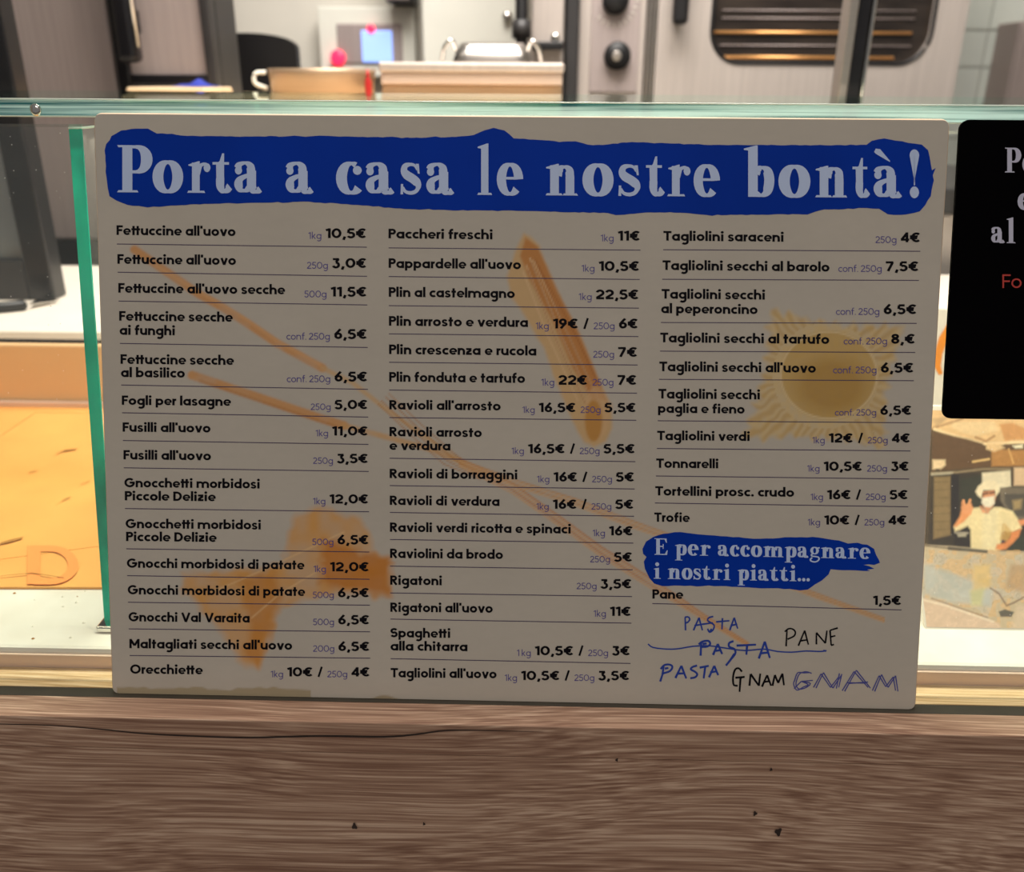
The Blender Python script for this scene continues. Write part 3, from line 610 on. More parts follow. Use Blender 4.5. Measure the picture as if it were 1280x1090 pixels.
def rough(P, s):
    out = []
    for i in range(len(P)):
        a, b = np.array(P[i]), np.array(P[(i+1) % len(P)]); n = max(1, int(np.linalg.norm(b-a)/6))
        for k in range(n): out.append(tuple(a+(b-a)*k/n+rng.normal(0, s, 2)))
    return out
def fill(name, P, matl, parent, off):
    from mathutils.geometry import tessellate_polygon
    V = [onb(x, y, off) for x, y in P]
    T = tessellate_polygon([[Vector((x, y, 0)) for x, y in P]])
    return mesh(name, V, T, matl, parent)
ban = tag(fill('banner', rough(B1, .35), M['banner'], board, .00012), 'long dark blue brush stroke banner across the top')
ban2 = tag(fill('banner', rough(B2, .3), M['banner'], board, .00012), 'small blue brush stroke banner above the bread line')
TT = [('P',146.3,190.6),('o',190.6,229),('r',234,263),('t',265.6,290),('a',292.8,327.5),('a',357,392),('c',420,452.5),('a',457,493),('s',500.6,526.6),('a',532.8,567.8),('l',596.6,615.3),('e',621,654),('n',682,722.5),('o',728,767),('s',773,800.6),('t',807.5,831),('r',834,863),('e',867,900),('b',929.7,968),('o',973,1013),('n',1019,1059),('t',1065.6,1087.5),('à',1092,1127.5),('!',1137,1149)]
polys = []
for ch, x0, x1 in TT:
    G, wd = glyph('serif', ch); yb = 240.3 + (x0-146)*.0072; yb2 = 240.3+(x1-146)*.0072
    for g in G:
        tx = g[:, 0]/wd; polys.append(np.stack([x0+(x1-x0)*tx, yb+(yb2-yb)*tx-g[:, 1]*59.0], 1))
polys_obj('banner_lettering', polys, M['lilac'], ban, .00024, ident)
def fit_run(style, txt, x0, y0, x1, y1, cap, gap=.07):
    R, wd = run(style, txt, gap); out = []
    for g in R: tx = g[:, 0]/wd; out.append(np.stack([x0+(x1-x0)*tx, y0+(y1-y0)*tx-g[:, 1]*cap], 1))
    return out
pp = fit_run('serif', 'E per accompagnare', *z2([(95, 420)])[0], *z2([(1015, 438)])[0], 20.5, .06)
pp += fit_run('serif', 'i nostri piatti...', *z2([(92, 522)])[0], *z2([(757, 534)])[0], 20.5, .06)
polys_obj('banner_lettering', pp, M['lilac'], ban2, .00024, ident)

# price rows: (name lines [(text, right x, baseline y)], rule left y, rule right y, tokens)
A4 = lambda y: 270+y/3.517
A5 = lambda y: 570+y/3.517
x1_ = lambda x: 130+x/3.517
x2_ = lambda x: 470+x/3.517
x3_ = lambda x: 800+x/3.517
A6 = lambda y: 570+y/3.405
x4_ = lambda x: 790+x/3.405
def C1(f, *rows): return [([(t, x1_(x), f(y)) for t, x, y in n], f(a) if a else None, f(b) if a else None, tok) for n, a, b, tok in rows]
FE = "Fettuccine all'uovo"
rows1 = C1(A4, ([(FE, 578, 83)], 123, 137, '1kg|10,5€'), ([(FE, 580, 210)], 247, 265, '250g|3,0€'), ([(FE+' secche', 795, 337)], 374, 391, '500g|11,5€'),
  ([('Fettuccine secche', 565, 460), ('ai funghi', 312, 522)], 560, 578, 'conf. 250g|6,5€'), ([('Fettuccine secche', 570, 650), ('al basilico', 355, 708)], 743, 762, 'conf. 250g|6,5€'),
  ([('Fogli per lasagne', 557, 830)], 865, 884, '250g|5,0€'), ([("Fusilli all'uovo", 468, 948)], 987, 1004, '1kg|11,0€'), ([("Fusilli all'uovo", 470, 1070)], 1107, 1123, '250g|3,5€'))
rows1 += C1(A5, ([('Gnocchetti morbidosi', 685, 137), ('Piccole Delizie', 490, 195)], 231, 245, '1kg|12,0€'), ([('Gnocchetti morbidosi', 690, 317), ('Piccole Delizie', 494, 374)], 408, 422, '500g|6,5€'),
  ([('Gnocchi morbidosi di patate', 880, 491)], 526, 542, '1kg|12,0€'), ([('Gnocchi morbidosi di patate', 883, 608)], 643, 656, '500g|6,5€'), ([('Gnocchi Val Varaita', 640, 727)], 760, 773, '500g|6,5€'),
  ([("Maltagliati secchi all'uovo", 827, 845)], 877, 889, '200g|6,5€'), ([('Orecchiette', 433, 957)], None, 0, '1kg|10€|/|250g|4€'))
def C2(fx, f, *rows): return [([(t, fx(x), f(y)) for t, x, y in n], f(a) if a else None, f(b) if a else None, tok) for n, a, b, tok in rows]
rows2 = C2(x2_, A4, ([('Paccheri freschi', 513, 98)], 140, 150, '1kg|11€'), ([("Pappardelle all'uovo", 637, 228)], 266, 279, '1kg|10,5€'), ([('Plin al castelmagno', 610, 355)], 394, 405, '1kg|22,5€'),
  ([('Plin arrosto e verdura', 668, 482)], 518, 530, '1kg|19€|/|250g|6€'), ([('Plin crescenza e rucola', 705, 607)], 643, 655, '250g|7€'), ([('Plin fonduta e tartufo', 655, 728)], 765, 779, '1kg|22€|250g|7€'),
  ([("Ravioli all'arrosto", 548, 850)], 886, 898, '1kg|16,5€|250g|5,5€'), ([('Ravioli arrosto', 465, 968), ('e verdura', 327, 1028)], 1065, 1080, '1kg|16,5€|/|250g|5,5€'))
rows2 += C2(x2_, A5, ([('Ravioli di borraggini', 622, 97)], 130, 145, '1kg|16€|/|250g|5€'), ([('Ravioli di verdura', 543, 215)], 248, 265, '1kg|16€|/|250g|5€'), ([('Ravioli verdi ricotta e spinaci', 857, 333)], 367, 383, '1kg|16€'),
  ([('Raviolini da brodo', 558, 448)], 484, 500, '250g|5€'), ([('Rigatoni', 290, 566)], 602, 618, '250g|3,5€'), ([("Rigatoni all'uovo", 513, 685)], 717, 735, '1kg|11€'),
  ([('Spaghetti', 327, 797), ('alla chitarra', 402, 855)], 891, 912, '1 kg|10,5€|/|250g|3€'), ([("Tagliolini all'uovo", 530, 973)], None, 0, '1kg|10,5€|/|250g|3,5€'))
rows3 = C2(x3_, A4, ([('Tagliolini saraceni', 632, 108)], 148, 155, '250g|4€'), ([('Tagliolini secchi al barolo', 833, 237)], 278, 283, 'conf. 250g|7,5€'), ([('Tagliolini secchi', 550, 363), ('al peperoncino', 517, 427)], 468, 472, 'conf. 250g|6,5€'),
  ([('Tagliolini secchi al tartufo', 832, 555)], 594, 600, 'conf. 250g|8,€'), ([("Tagliolini secchi all'uovo", 773, 682)], 718, 724, 'conf. 250g|6,5€'), ([('Tagliolini secchi', 528, 802), ('paglia e fieno', 460, 865)], 900, 909, 'conf. 250g|6,5€'),
  ([('Tagliolini verdi', 483, 985)], 1022, 1033, '1kg|12€|/|250g|4€'))
rows3 += C2(x4_, A6, ([('Tonnarelli', 368, 50)], 85, 98, '1kg|10,5€|250g|3€'), ([('Tortellini prosc. crudo', 690, 168)], 200, 216, '1kg|16€|/|250g|5€'), ([('Trofie', 245, 280)], None, 0, '1kg|10€|/|250g|4€'), ([('Pane', 217, 607)], 628, 655, '1,5€'))
cols = [(rows1, ([293, 842], [145.6, 162.7]), ([297, 845], [457.5, 462])), (rows2, ([295, 847], [485.6, 488.3]), ([300, 847], [799.8, 786.5])),
        (rows3, ([300, 550, 650, 750], [829.3, 821.5, 817.9, 815.5]), ([300, 560, 660, 755], [1150, 1137, 1133, 1126]))]
for rows, lx, rx in cols:
    for names, ra, rb, tok in rows:
        P = []
        for t, xr, yb in names:
            x0 = np.interp(yb, *lx); P += fit_run('bold', t, x0, yb, xr, yb+(xr-x0)*.010, 12.0 if yb < 500 else 11.6)
        polys_obj('item_text', P, M['ink'], board, .00012, ident)
        yb = names[-1][2]; x0 = np.interp(yb, *lx); xe = np.interp(yb, *rx)
        dy = (rb-ra) if ra else (3.5 if xe > 0 else 0)
        if ra:
            u0 = np.interp(ra, *lx); u1 = np.interp(ra, *rx)+1
            polys_obj('rule_line', strip([(u0, ra), (u1, rb)], [1.05, 1.05]), M['ink_rule'], board, .00010, ident)
        yr = yb + dy; x = xe; P = []; Pu = []; cap = 12.2 if yb < 500 else 11.6; sx = cap*1.28
        for tk in tok.split('|')[::-1]:
            unit = tk[-1] == 'g'
            if unit:
                R, wd = run('light', tk, .10); s = cap*.69; wpx = wd*s*1.02; x -= wpx
                tag(polys_obj('weight_text', [np.stack([x+g[:, 0]*s*1.02, yr+1.0-g[:, 1]*s], 1) for g in R], M['ink_unit'], board, .00012, ident), 'small violet weight note'); x -= cap*.55 if '/' not in tok else cap*.50
            else:
                R, wd = run('bold', tk, .06); k = sx if tk != '/' else cap; x -= wd*k
                polys_obj('price_text' if tk != '/' else 'slash_mark', [np.stack([x+g[:, 0]*k, yr-g[:, 1]*cap], 1) for g in R], M['ink'], board, .00012, ident); x -= cap*.42 if tk != '/' else cap*.55
# handwriting
def hand(name, strokes, wpx, matl, label):
    P = []
    for s in strokes:
        s = z2(s)
        if len(s) > 5: c = crv(s, 3); P += strip(c, [wpx]*len(c))
        else:
            for a, b in zip(s[:-1], s[1:]): P += strip([a, b], [wpx*1.1, wpx*.9])
    return tag(polys_obj(name, P, matl, board, .00013, ident), label)
pa1 = [[(228,742),(226,685)],[(226,686),(240,684),(247,695),(240,706),(228,712)],[(262,742),(285,688),(300,742)],[(266,722),(300,716),(345,710)],[(346,683),(328,688),(322,700),(340,712),(350,722),(345,740),(330,750),(322,735)],[(336,735),(340,748),(330,742)],[(358,706),(415,701)],[(385,690),(383,738)],[(416,742),(435,688),(450,735)],[(420,722),(448,716)]]
pa2 = [[(292,850),(295,790)],[(284,802),(300,790),(325,787),(333,800),(320,811),(290,813)],[(300,800),(318,798)],[(345,847),(365,800),(384,843)],[(350,830),(380,826)],[(432,788),(414,796),(414,812),(436,822),(440,840),(424,862),(400,892)],[(436,842),(412,878)],[(445,807),(528,803)],[(490,805),(487,846)],[(540,862),(565,790),(587,860)],[(546,840),(584,836)]]
pa3 = [[(120,960),(130,930),(135,893)],[(122,907),(138,890),(160,888),(172,897),(162,915),(134,925)],[(140,905),(155,902)],[(185,945),(210,893),(231,947)],[(195,926),(226,925)],[(277,892),(258,898),(250,908),(268,918),(278,930),(268,942),(248,946)],[(288,901),(327,893)],[(312,897),(305,947)],[(328,942),(350,893),(367,933)],[(333,921),(362,916)]]
lab = 'handwritten word PASTA in blue marker'
hand('handwriting', pa1, 2.0, M['pen_blue'], lab); hand('handwriting', pa2, 2.6, M['pen_blue'], lab+' struck through'); hand('handwriting', pa3, 2.5, M['pen_blue'], lab)
hand('handwriting', [[(68,800),(90,815),(150,822),(200,820),(260,810),(330,808),(400,818),(480,828),(560,822),(620,832),(680,835),(740,830),(800,832),(828,828)],[(815,826),(826,832)]], 1.7, M['pen_blue'], 'long wavy blue pen line')
hand('handwriting', [[(656,810),(660,738)],[(650,748),(665,736),(682,736),(695,748),(690,766),(662,780)],[(708,808),(735,743),(751,803)],[(716,787),(748,782)],[(785,802),(785,752),(823,797),(830,743)],[(876,732),(843,742),(848,806),(860,802)],[(845,770),(866,765)]], 2.0, M['ink'], 'handwritten word PANE in black pen')
hand('handwriting', [[(468,918),(455,904),(440,908),(432,930),(430,955),(434,975),(450,978)],[(478,940),(462,944),(458,1004)],[(440,944),(480,940)],[(500,978),(505,928),(540,978),(546,926)],[(553,982),(575,933),(592,978)],[(560,962),(588,958)],[(598,978),(608,932),(622,966),(640,926),(647,976)]], 2.4, M['ink'], 'handwritten word GNAM in black pen')
gn = [[(765,925),(740,918),(715,926),(703,948),(698,975),(712,992),(740,986),(760,968),(730,962)],[(783,988),(815,922),(855,988),(890,935)],[(893,928),(880,985)],[(905,1002),(955,912),(1015,988)],[(925,968),(1005,962)],[(1033,1002),(1062,930),(1090,985),(1122,935),(1132,1002)]]
hand('handwriting', gn+[[(x-10, y+(5 if i % 2 else -3)) for i, (x, y) in enumerate(s)] for s in gn]+[[(690,990),(720,960),(770,955)]], 1.4, M['pen_violet'], 'handwritten outlined word GNAM in blue pen')
# ---------------------------------------------------------------- black sign at the right
s0 = np.array(uvp(1200, 148)); s1 = np.array(uvp(1183.5, 523.5))
sl = (s0[0]+s1[0])/2; st, sb = s0[1], s1[1]; sw = .21
sign = empty('black_sign', (sl+sw/2, sb*SL, Z0+sb*CL), 'black card sign with pale serif lettering fixed to the glass beside the menu board', 'sign')
sk = (s0[0]-s1[0])
def sign_pt(u, v, off): return bpt(u, v, off)
prism('card', [bpt(u, v, -.0022) for u, v in rrect(sl, sl+sw, sb, st, .0045, 6)], -BN*.0016, M['sign_black'], sign)
P = fit_run('serif', 'Po', 1256, 215.5, 1296, 216, 31, .05)+fit_run('serif', 'e', 1272, 262, 1291, 262, 30)+fit_run('serif', 'al', 1239, 303.5, 1269.5, 304, 29.5, .08)
polys_obj('sign_lettering', P, M['sign_text'], sign, -.0020, ident)
P = [np.stack([1253+g[:, 0]*18, 360-g[:, 1]*17], 1) for g in [x*[1, 1] for x in run('light', 'Fo', .08)[0]]]
tag(polys_obj('sign_lettering', P, M['sign_red'], sign, -.0020, ident), 'red small lettering')

# ---------------------------------------------------------------- glass
offs = -.0044
T1 = offs; th = .006
def slabpts(x0, x1, v0, v1, o0, o1):
    return [bpt(x, v, o) for x, v, o in ((x0, v0, o0), (x1, v0, o0), (x1, v0, o1), (x0, v0, o1), (x0, v1, o0), (x1, v1, o0), (x1, v1, o1), (x0, v1, o1))]
BF = [(0, 3, 2, 1), (4, 5, 6, 7), (0, 1, 5, 4), (2, 3, 7, 6), (0, 4, 7, 3), (1, 2, 6, 5)]
vz = (at(0, 147, Y=.092)[2]-Z0)/CL
gg = empty('glass_guard', (0, .03, Z0), 'sloping clear glass guard pane standing on the wooden ledge behind the menu board', 'glass guard')
v0_ = .0044
mesh('pane', slabpts(-1.2, 1.2, v0_, vz-.0015, T1, T1-th), BF, M['glass'], gg)
for k in range(60):
    if k < 30: px_, py_ = random.uniform(5, 85), random.uniform(160, 500)
    else: px_, py_ = random.uniform(1160, 1275), random.uniform(530, 800)
    c = onb(px_, py_, T1+.00008); r_ = random.uniform(.00012, .0003)
    mesh('speck', [c+[r_*math.cos(a), r_*SL*math.sin(a), r_*CL*math.sin(a)] for a in (0, 1.3, 2.6, 3.8, 5)], [(0, 1, 2, 3, 4)], M['white'], gg)
# top shelf
zt, zb = at(300, 124.5, Y=.0925)[2], at(300, 148, Y=.0925)[2]
sh = empty('glass_shelf', (0, .2, zb), 'horizontal glass shelf with green tinted polished edge along the counter top', 'shelf')
yf = .0925
def shelf_z(x): return 0.0
mesh('shelf_pane', [(x, y, z) for z in (zb, zt) for x, y in ((-1.2, yf+.0012), (1.2, yf+.0012), (1.2, yf+.27), (-1.2, yf+.27))],
     [(0, 3, 2, 1), (4, 5, 6, 7), (2, 3, 7, 6), (0, 4, 7, 3), (1, 2, 6, 5)], M['shelf_glass'], sh)
hh = zt-zb
mesh('polished_edge', [(x, y, z) for x in (-1.2, 1.2) for y, z in ((yf+.0012, zb), (yf, zb+.0009), (yf, zt-.0009), (yf+.0012, zt))],
     [(0, 4, 5, 1), (1, 5, 6, 2), (2, 6, 7, 3)], M['edge_shelf'], sh)
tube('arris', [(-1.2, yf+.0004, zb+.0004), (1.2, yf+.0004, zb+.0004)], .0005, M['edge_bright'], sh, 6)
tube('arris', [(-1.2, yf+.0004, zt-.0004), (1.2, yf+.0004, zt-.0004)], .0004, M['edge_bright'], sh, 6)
cb = at(45, 137, Y=yf)
bo = lathe('bolt', [(.0002, .0006), (.0018, .0005), (.0026, .0), (.0030, -.0006), (.0030, -.001)], (cb[0], yf-.0012, cb[2]), M['chrome'], sh, 20, 'y')
# divider fin with the teal edge
xa, xb = at(90, 165, Y=.097)[0], at(107, 165, Y=.097)[0]
ztf = at(97, 160, Y=.100)[2]; yb_ = .043; yt_ = .100
xc, xd = at(127.5, 798, Y=yb_)[0], at(141, 798, Y=yb_)[0]
X0 = (xa+xc)/2; X1 = X0+.0066
print('fin', xa, xb, xc, xd, ztf)
fin = empty('glass_divider', (X0, .15, ZS), 'upright glass divider with bright teal front edge left of the menu board', 'glass divider')
V = [(X0, yb_+.001, ZS), (X1, yb_+.001, ZS), (X1, .30, ZS), (X0, .30, ZS), (X0, yt_+.001, ztf), (X1, yt_+.001, ztf), (X1, .30, ztf), (X0, .30, ztf)]
mesh('fin_pane', V, [(0, 3, 2, 1), (4, 5, 6, 7), (2, 3, 7, 6), (0, 4, 7, 3), (1, 2, 6, 5)], M['glass2'], fin)
prism('teal_edge', [np.array(p) for p in ((X0, yb_, ZS), (X1, yb_, ZS), (X1, yt_, ztf), (X0, yt_, ztf))], (0, .0012, 0), M['edge_teal'], fin)
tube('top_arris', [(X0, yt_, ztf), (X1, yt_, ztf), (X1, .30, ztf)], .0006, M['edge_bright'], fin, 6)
tag(box('foot_clip', X0-.002, X1+.003, yb_-.006, yb_+.012, ZS, ZS+.004, M['chrome'], fin, .001), 'chrome foot clip')

# ---------------------------------------------------------------- dough on the worktop, left
def onz(px, py, z): return at(px, py, z=z)
def sheet(name, pix, z, th_, label):
    z += .0002; return tag(prism(name, [onz(x, y, z+th_) for x, y in pix], (0, 0, -th_), M['pasta'], None), label, 'pasta', 'sheets of fresh pasta dough')
Ls = -420
s_a = sheet('pasta_sheet', [(Ls, 733), (190, 734), (190, 686), (120, 682), (60, 690), (0, 698), (Ls, 716)], ZS, .0015, 'front yellow dough sheet with pale orange letter on the white worktop')
dk = [(35, 684), (35, 729)]
Pd = []
for g in D_shape():
    Pd.append([(34+a*82, 730-b*48) for a, b in g])
V = []; Fc = []
for p in Pd:
    i = len(V); V += [onz(x, y, ZS+.0027+i*1e-6) for x, y in p]; Fc.append(tuple(range(i, i+len(p))))
tag(mesh('letter_mark', V, Fc, M['red_ink'], s_a), 'pale orange letter D')  # D-shaped strips in pale orange, laid flat above the front sheet
s_b = sheet('pasta_sheet', [(Ls, 718), (0, 699), (60, 691), (120, 683), (190, 687), (190, 517), (45, 516), (0, 546), (Ls, 640)], ZS, .0018, 'wide yellow dough sheet with brown creases behind the front one')
s_c = sheet('pasta_sheet', [(0, 545), (44, 515.5), (190, 516), (190, 508), (Ls, 508), (Ls, 640)], ZS, .0010, 'farthest yellow dough sheet against the tan box')
for pts, w_ in (([(70, 567), (80, 563), (96, 561)], .004), ([(70, 631), (78, 625), (88, 621)], .003), ([(0, 679), (12, 676), (28, 672)], .005), ([(36, 590), (46, 588)], .002), ([(0, 720), (40, 716), (80, 722)], .001), ([(100, 605), (112, 601)], .002)):
    P = [onz(x, y, ZS+.0031) for x, y in pts]; V = []; Fc = []
    for i, p in enumerate(P): q_ = w_*(.3+.7*math.sin(math.pi*(i+.5)/len(P))); V += [p+[0, q_/2, 0], p-[0, q_/2, 0]]
    for i in range(len(P)-1): Fc.append((2*i, 2*i+1, 2*i+3, 2*i+2))
    mesh('crease_mark', V, Fc, M['crease'], s_b)
# tan box behind the dough
yb0 = onz(50, 512, ZS)[1]; xr_ = .02
zt_ = at(50, 431, Y=yb0+.01)[2]
tb_ = empty('tan_box', (-.35, yb0+.03, ZS), 'long tan wooden box behind the yellow dough', 'box')
box('box_body', -.75, xr_, yb0+.01, yb0+.018, ZS, zt_, M['pasta_box'], tb_, .002)
box('box_lip', -.76, xr_+.01, yb0+.004, yb0+.0099, ZS, ZS+.006, M['profile'], tb_, .001)
# rear counter
yr0 = .50
zr = at(50, 414, Y=yr0)[2]
rear_back = onz(50, 373, zr)[1]
print('rear', yr0, zr, rear_back)
rc = empty('rear_counter', (-.3, yr0+.1, 0), 'pale rear counter top with dark front, seen through the glass on the left', 'counter')
box('counter_top', -1.3, 1.2, yr0, rear_back+.20, zr-.009, zr, M['cream'], rc, .002)
box('dark_front', -1.3, 1.2, yr0+.008, rear_back+.20, .0, zr-.0095, M['black'], rc)
tl = empty('kitchen_knife', tuple(onz(0, 386, zr)), 'black handled kitchen tool lying on the pale rear counter', 'utensil')
p0, p1 = onz(-60, 390, zr+.006), onz(34, 381, zr+.006)
tube('handle', [p0+(p1-p0)*t for t in (0, .02, .5, .95, 1)], [.003, .006, .0058, .006, .003], M['black'], tl, 12)
pA, pB = p1, onz(75, 374.5, zr+.004)
prism('blade', [pA+[0, 0, -.001], pB+[0, 0, -.002], pB+[-.03, .006, -.002], pA+[0, .008, -.001]], (0, 0, .0012), M['chrome'], tl)

# ---------------------------------------------------------------- cabinets at the left
def pxbox(name, x0, x1, ytop, ybot, Y, depth, matl, parent=None, bev=0., yref=None):
    a = at(x0, ytop, Y=Y); b = at(x1, ybot, Y=Y); c = at((x0+x1)/2, ytop, Y=Y)
    return box(name, a[0], b[0], Y, Y+depth, b[2], a[2], matl, parent, bev)
Yc = rear_back-.01
xp0, xp1 = at(28, 330, Y=Yc)[0], at(66, 360, Y=Yc)[0]
print('post', xp0, xp1, at(3, 0, Y=Yc)[0])
cab = empty('display_cabinet', (xp0-.3, Yc+.1, zr), 'black framed glass cabinet at the far left behind the glass', 'cabinet')
zr1 = at(40, 326, Y=Yc)[2]
box('frame_post', xp0, xp1, Yc, Yc+.03, zr, 2.1, M['black_gloss'], cab, .003)
box('frame_post', xp0-.65, xp0-.60, Yc, Yc+.03, zr, 2.1, M['darkgrey'], cab, .003)
box('bottom_rail', xp0-.60, xp0, Yc, Yc+.03, zr, zr1, M['darkgrey'], cab, .002)
box('top_rail', xp0-.60, xp0, Yc, Yc+.03, 2.05, 2.1, M['darkgrey'], cab, .002)
box('door_glass', xp0-.60, xp0, Yc+.012, Yc+.018, zr1, 2.05, M['grey_glass'], cab)
# grey steel fridge
Yk = 1.05
fr_ = empty('steel_fridge', (at(80, 100, Y=Yk)[0], Yk+.3, 0), 'plain grey steel fridge between the black framed cabinet and the black oven', 'fridge')
fx0, fx1 = at(-60, 60, Y=Yk)[0], at(139, 60, Y=Yk)[0]
zf = at(90, 300, Y=Yk)[2]
box('fridge_door', fx0, fx1, Yk, Yk+.04, zf, 2.1, M['steel_dull'], fr_, .004)
box('fridge_body', fx0+.01, fx1-.01, Yk+.041, Yk+.6, .1, 2.1, M['darkgrey'], fr_, .004)
box('kick_panel', fx0+.01, fx1-.01, Yk+.02, Yk+.0405, .1, zf-.004, M['darkgrey'], fr_, .002)
for q_ in (fx0+.05, fx1-.05): box('foot', q_-.02, q_+.02, Yk+.1, Yk+.5, 0, .1, M['black'], fr_)
tube('door_handle', [(fx0+.03, Yk-.03, 1.25), (fx0+.03, Yk-.03, 1.7)], .009, M['chrome'], fr_)
# black framed oven
Yo = 1.02
ov = empty('wall_oven', (at(195, 60, Y=Yo)[0], Yo+.2, 1.2), 'black framed oven with grey door panel and long black handle at upper left', 'oven')
a0 = at(141, 60, Y=Yo)[0]; a1 = at(157, 60, Y=Yo)[0]; a2 = at(254, 60, Y=Yo)[0]; a3 = at(266, 60, Y=Yo)[0]
zb0, zb1 = at(200, 107, Y=Yo)[2], at(200, 93, Y=Yo)[2]
box('side_frame', a0, a1, Yo, Yo+.03, zb0-.02, 2.1, M['black_gloss'], ov, .003)
box('side_frame', a2, a3, Yo, Yo+.03, zb0-.02, 2.1, M['darkgrey'], ov, .003)
box('bottom_frame', a1, a2, Yo, Yo+.03, zb0, zb1, M['black_gloss'], ov, .003)
box('door_panel', a1, a2, Yo+.01, Yo+.02, zb1, 2.1, M['steel_dull'], ov)
box('oven_body', a0, a3, Yo+.031, Yo+.12, zb0-.02, 2.1, M['darkgrey'], ov)
h0 = at(146, 78, Y=Yo-.05); h1 = at(167, 72, Y=Yo-.05)
box('door_handle', h0[0], h1[0]+.004, Yo-.05, Yo-.02, h0[2], 1.75, M['black_gloss'], ov, .008)
tube('handle_trim', [(h1[0]+.006, Yo-.045, h0[2]+.02), (h1[0]+.006, Yo-.045, 1.75)], .003, M['chrome'], ov, 8)
for z_ in (h0[2]+.04, 1.70): box('handle_stud', h0[0]+.006, h1[0]-.004, Yo-.021, Yo, z_, z_+.03, M['black'], ov)
# ---------------------------------------------------------------- raised pass shelf with pots
Yi = .86
zi = at(400, 121, Y=Yi)[2]
i0, i1 = at(150, 121, Y=Yi)[0], at(700, 121, Y=Yi)[0]
ps = empty('pass_shelf', ((i0+i1)/2, Yi+.15, 0), 'beige topped kitchen shelf just behind the glass shelf edge', 'shelf')
box('shelf_top', i0, i1, Yi, Yi+.34, zi-.02, zi, M['beige'], ps, .003)
for x_ in (i0+.03, i1-.03):
    for y_ in (Yi+.03, Yi+.31): box('leg', x_-.015, x_+.015, y_-.015, y_+.015, 0, zi-.0205, M['steel_dull'], ps)
cbx0, cbx1 = at(158, 118, Y=Yi+.02)[0], at(256, 118, Y=Yi+.02)[0]; zcb = at(200, 109, Y=Yi+.02)[2]
tag(box('chopping_board', cbx0, cbx1, Yi+.02, Yi+.14, zi, zcb, M['beige'], None, .003), 'pale beige board lying under the black framed oven', 'board')
bl = at(238, 116, Y=Yi+.04)
V = []; Fc = []; nx, ny = 14, 8
for j in range(ny):
    for i in range(nx):
        u, v = i/(nx-1), j/(ny-1); V.append((bl[0]-.022+u*.044, Yi+.03+v*.08, zcb+.0012+.007*math.sin(math.pi*u)*math.sin(math.pi*v)*(1+.5*math.sin(9*u+5*v))))
for j in range(ny-1):
    for i in range(nx-1): Fc.append((j*nx+i, j*nx+i+1, (j+1)*nx+i+1, (j+1)*nx+i))
tag(mesh('cloth', V, Fc, M['blue_cloth'], None, True), 'crumpled dark blue cloth on the pale beige board', 'cloth')
# pot
Yp = Yi+.13
pl_, pr_ = at(338, 90, Y=Yp)[0], at(468, 90, Y=Yp)[0]; rp = (pr_-pl_)/2; cx_ = (pl_+pr_)/2; hp = at(400, 86, Y=Yp)[2]-zi
pot = empty('cooking_pot', (cx_, Yp, zi), 'wide tan metal pot with white side handle on the beige shelf', 'pot')
lathe('pot_body', [(.001, 0), (rp*.90, 0), (rp*.97, hp*.15), (rp, hp*.8), (rp*1.02, hp), (rp*.96, hp), (rp*.93, hp*.75), (rp*.88, hp*.1), (.001, hp*.08)], (cx_, Yp, zi), M['pot'], pot, 48)
tag(tube('pot_handle', crv([(pl_+.002, Yp-.03, zi+hp*.85), (pl_-.012, Yp-.034, zi+hp*.8), (pl_-.013, Yp-.036, zi+hp*.45), (pl_+.002, Yp-.03, zi+hp*.25)]), .0028, M['white'], pot, 8), 'white loop handle')
# red bottle
rb = at(461, 120, Y=Yi+.04); ht = at(461, 86, Y=Yi+.04)[2]-zi
rbt = empty('sauce_bottle', (rb[0], Yi+.04, zi), 'small red squeeze bottle in front of the pot', 'bottle')
lathe('bottle_body', [(.001, 0), (.0042, 0), (.0048, .003), (.0046, ht*.55), (.0026, ht*.72), (.0024, ht*.75)], (rb[0], Yi+.04, zi), M['red'], rbt, 20)
lathe('nozzle', [(.0032, ht*.75), (.0032, ht*.80), (.0022, ht*.84), (.0010, ht), (.0001, ht)], (rb[0], Yi+.04, zi), M['red'], rbt, 16)
# griddle with lid
Yg = Yi+.06
g0, g1 = at(474, 100, Y=Yg)[0], at(705, 100, Y=Yg)[0]; zg = at(590, 78, Y=Yg)[2]; zg1 = at(590, 91, Y=Yg)[2]; zg2 = at(590, 106, Y=Yg)[2]
gr = empty('steel_griddle', ((g0+g1)/2, Yg+.12, zi), 'low steel cooking unit right of the tan pot', 'griddle')
box('top_plate', g0, g1, Yg-.004, Yg+.25, zg1, zg, M['steel_h'], gr, .003)
box('upper_front', g0+.002, g1-.002, Yg, Yg+.245, zg2, zg1-.0003, M['griddle_front'], gr, .002)
box('lower_front', g0+.002, g1-.002, Yg+.008, Yg+.24, zi, zg2-.0003, M['pot'], gr, .002)
l0, l1 = at(566, 70, Y=Yg+.06)[0], at(664, 70, Y=Yg+.06)[0]; zl = at(610, 53, Y=Yg+.06)[2]
lid = empty('tray_lid', ((l0+l1)/2, Yg+.12, zg), 'shiny metal tray lid with two loop handles on the steel cooking unit', 'lid')
dz = zl-zg; xm = (l0+l1)/2; hw = (l1-l0)/2
bm = bmesh.new(); lv = []
for (s, z) in ((1, 0), (1.0, .15), (.94, .55), (.85, .85), (.8, 1.0)):
    rg = rrect(xm-hw*s, xm+hw*s, Yg+.12-.075*s, Yg+.12+.075*s, .02*s, 5); lv.append([bm.verts.new((x, y, zg+dz*z)) for x, y in rg])
for a, b in zip(lv[:-1], lv[1:]):
    for i in range(len(a)): bm.faces.new((a[i], a[(i+1) % len(a)], b[(i+1) % len(a)], b[i]))
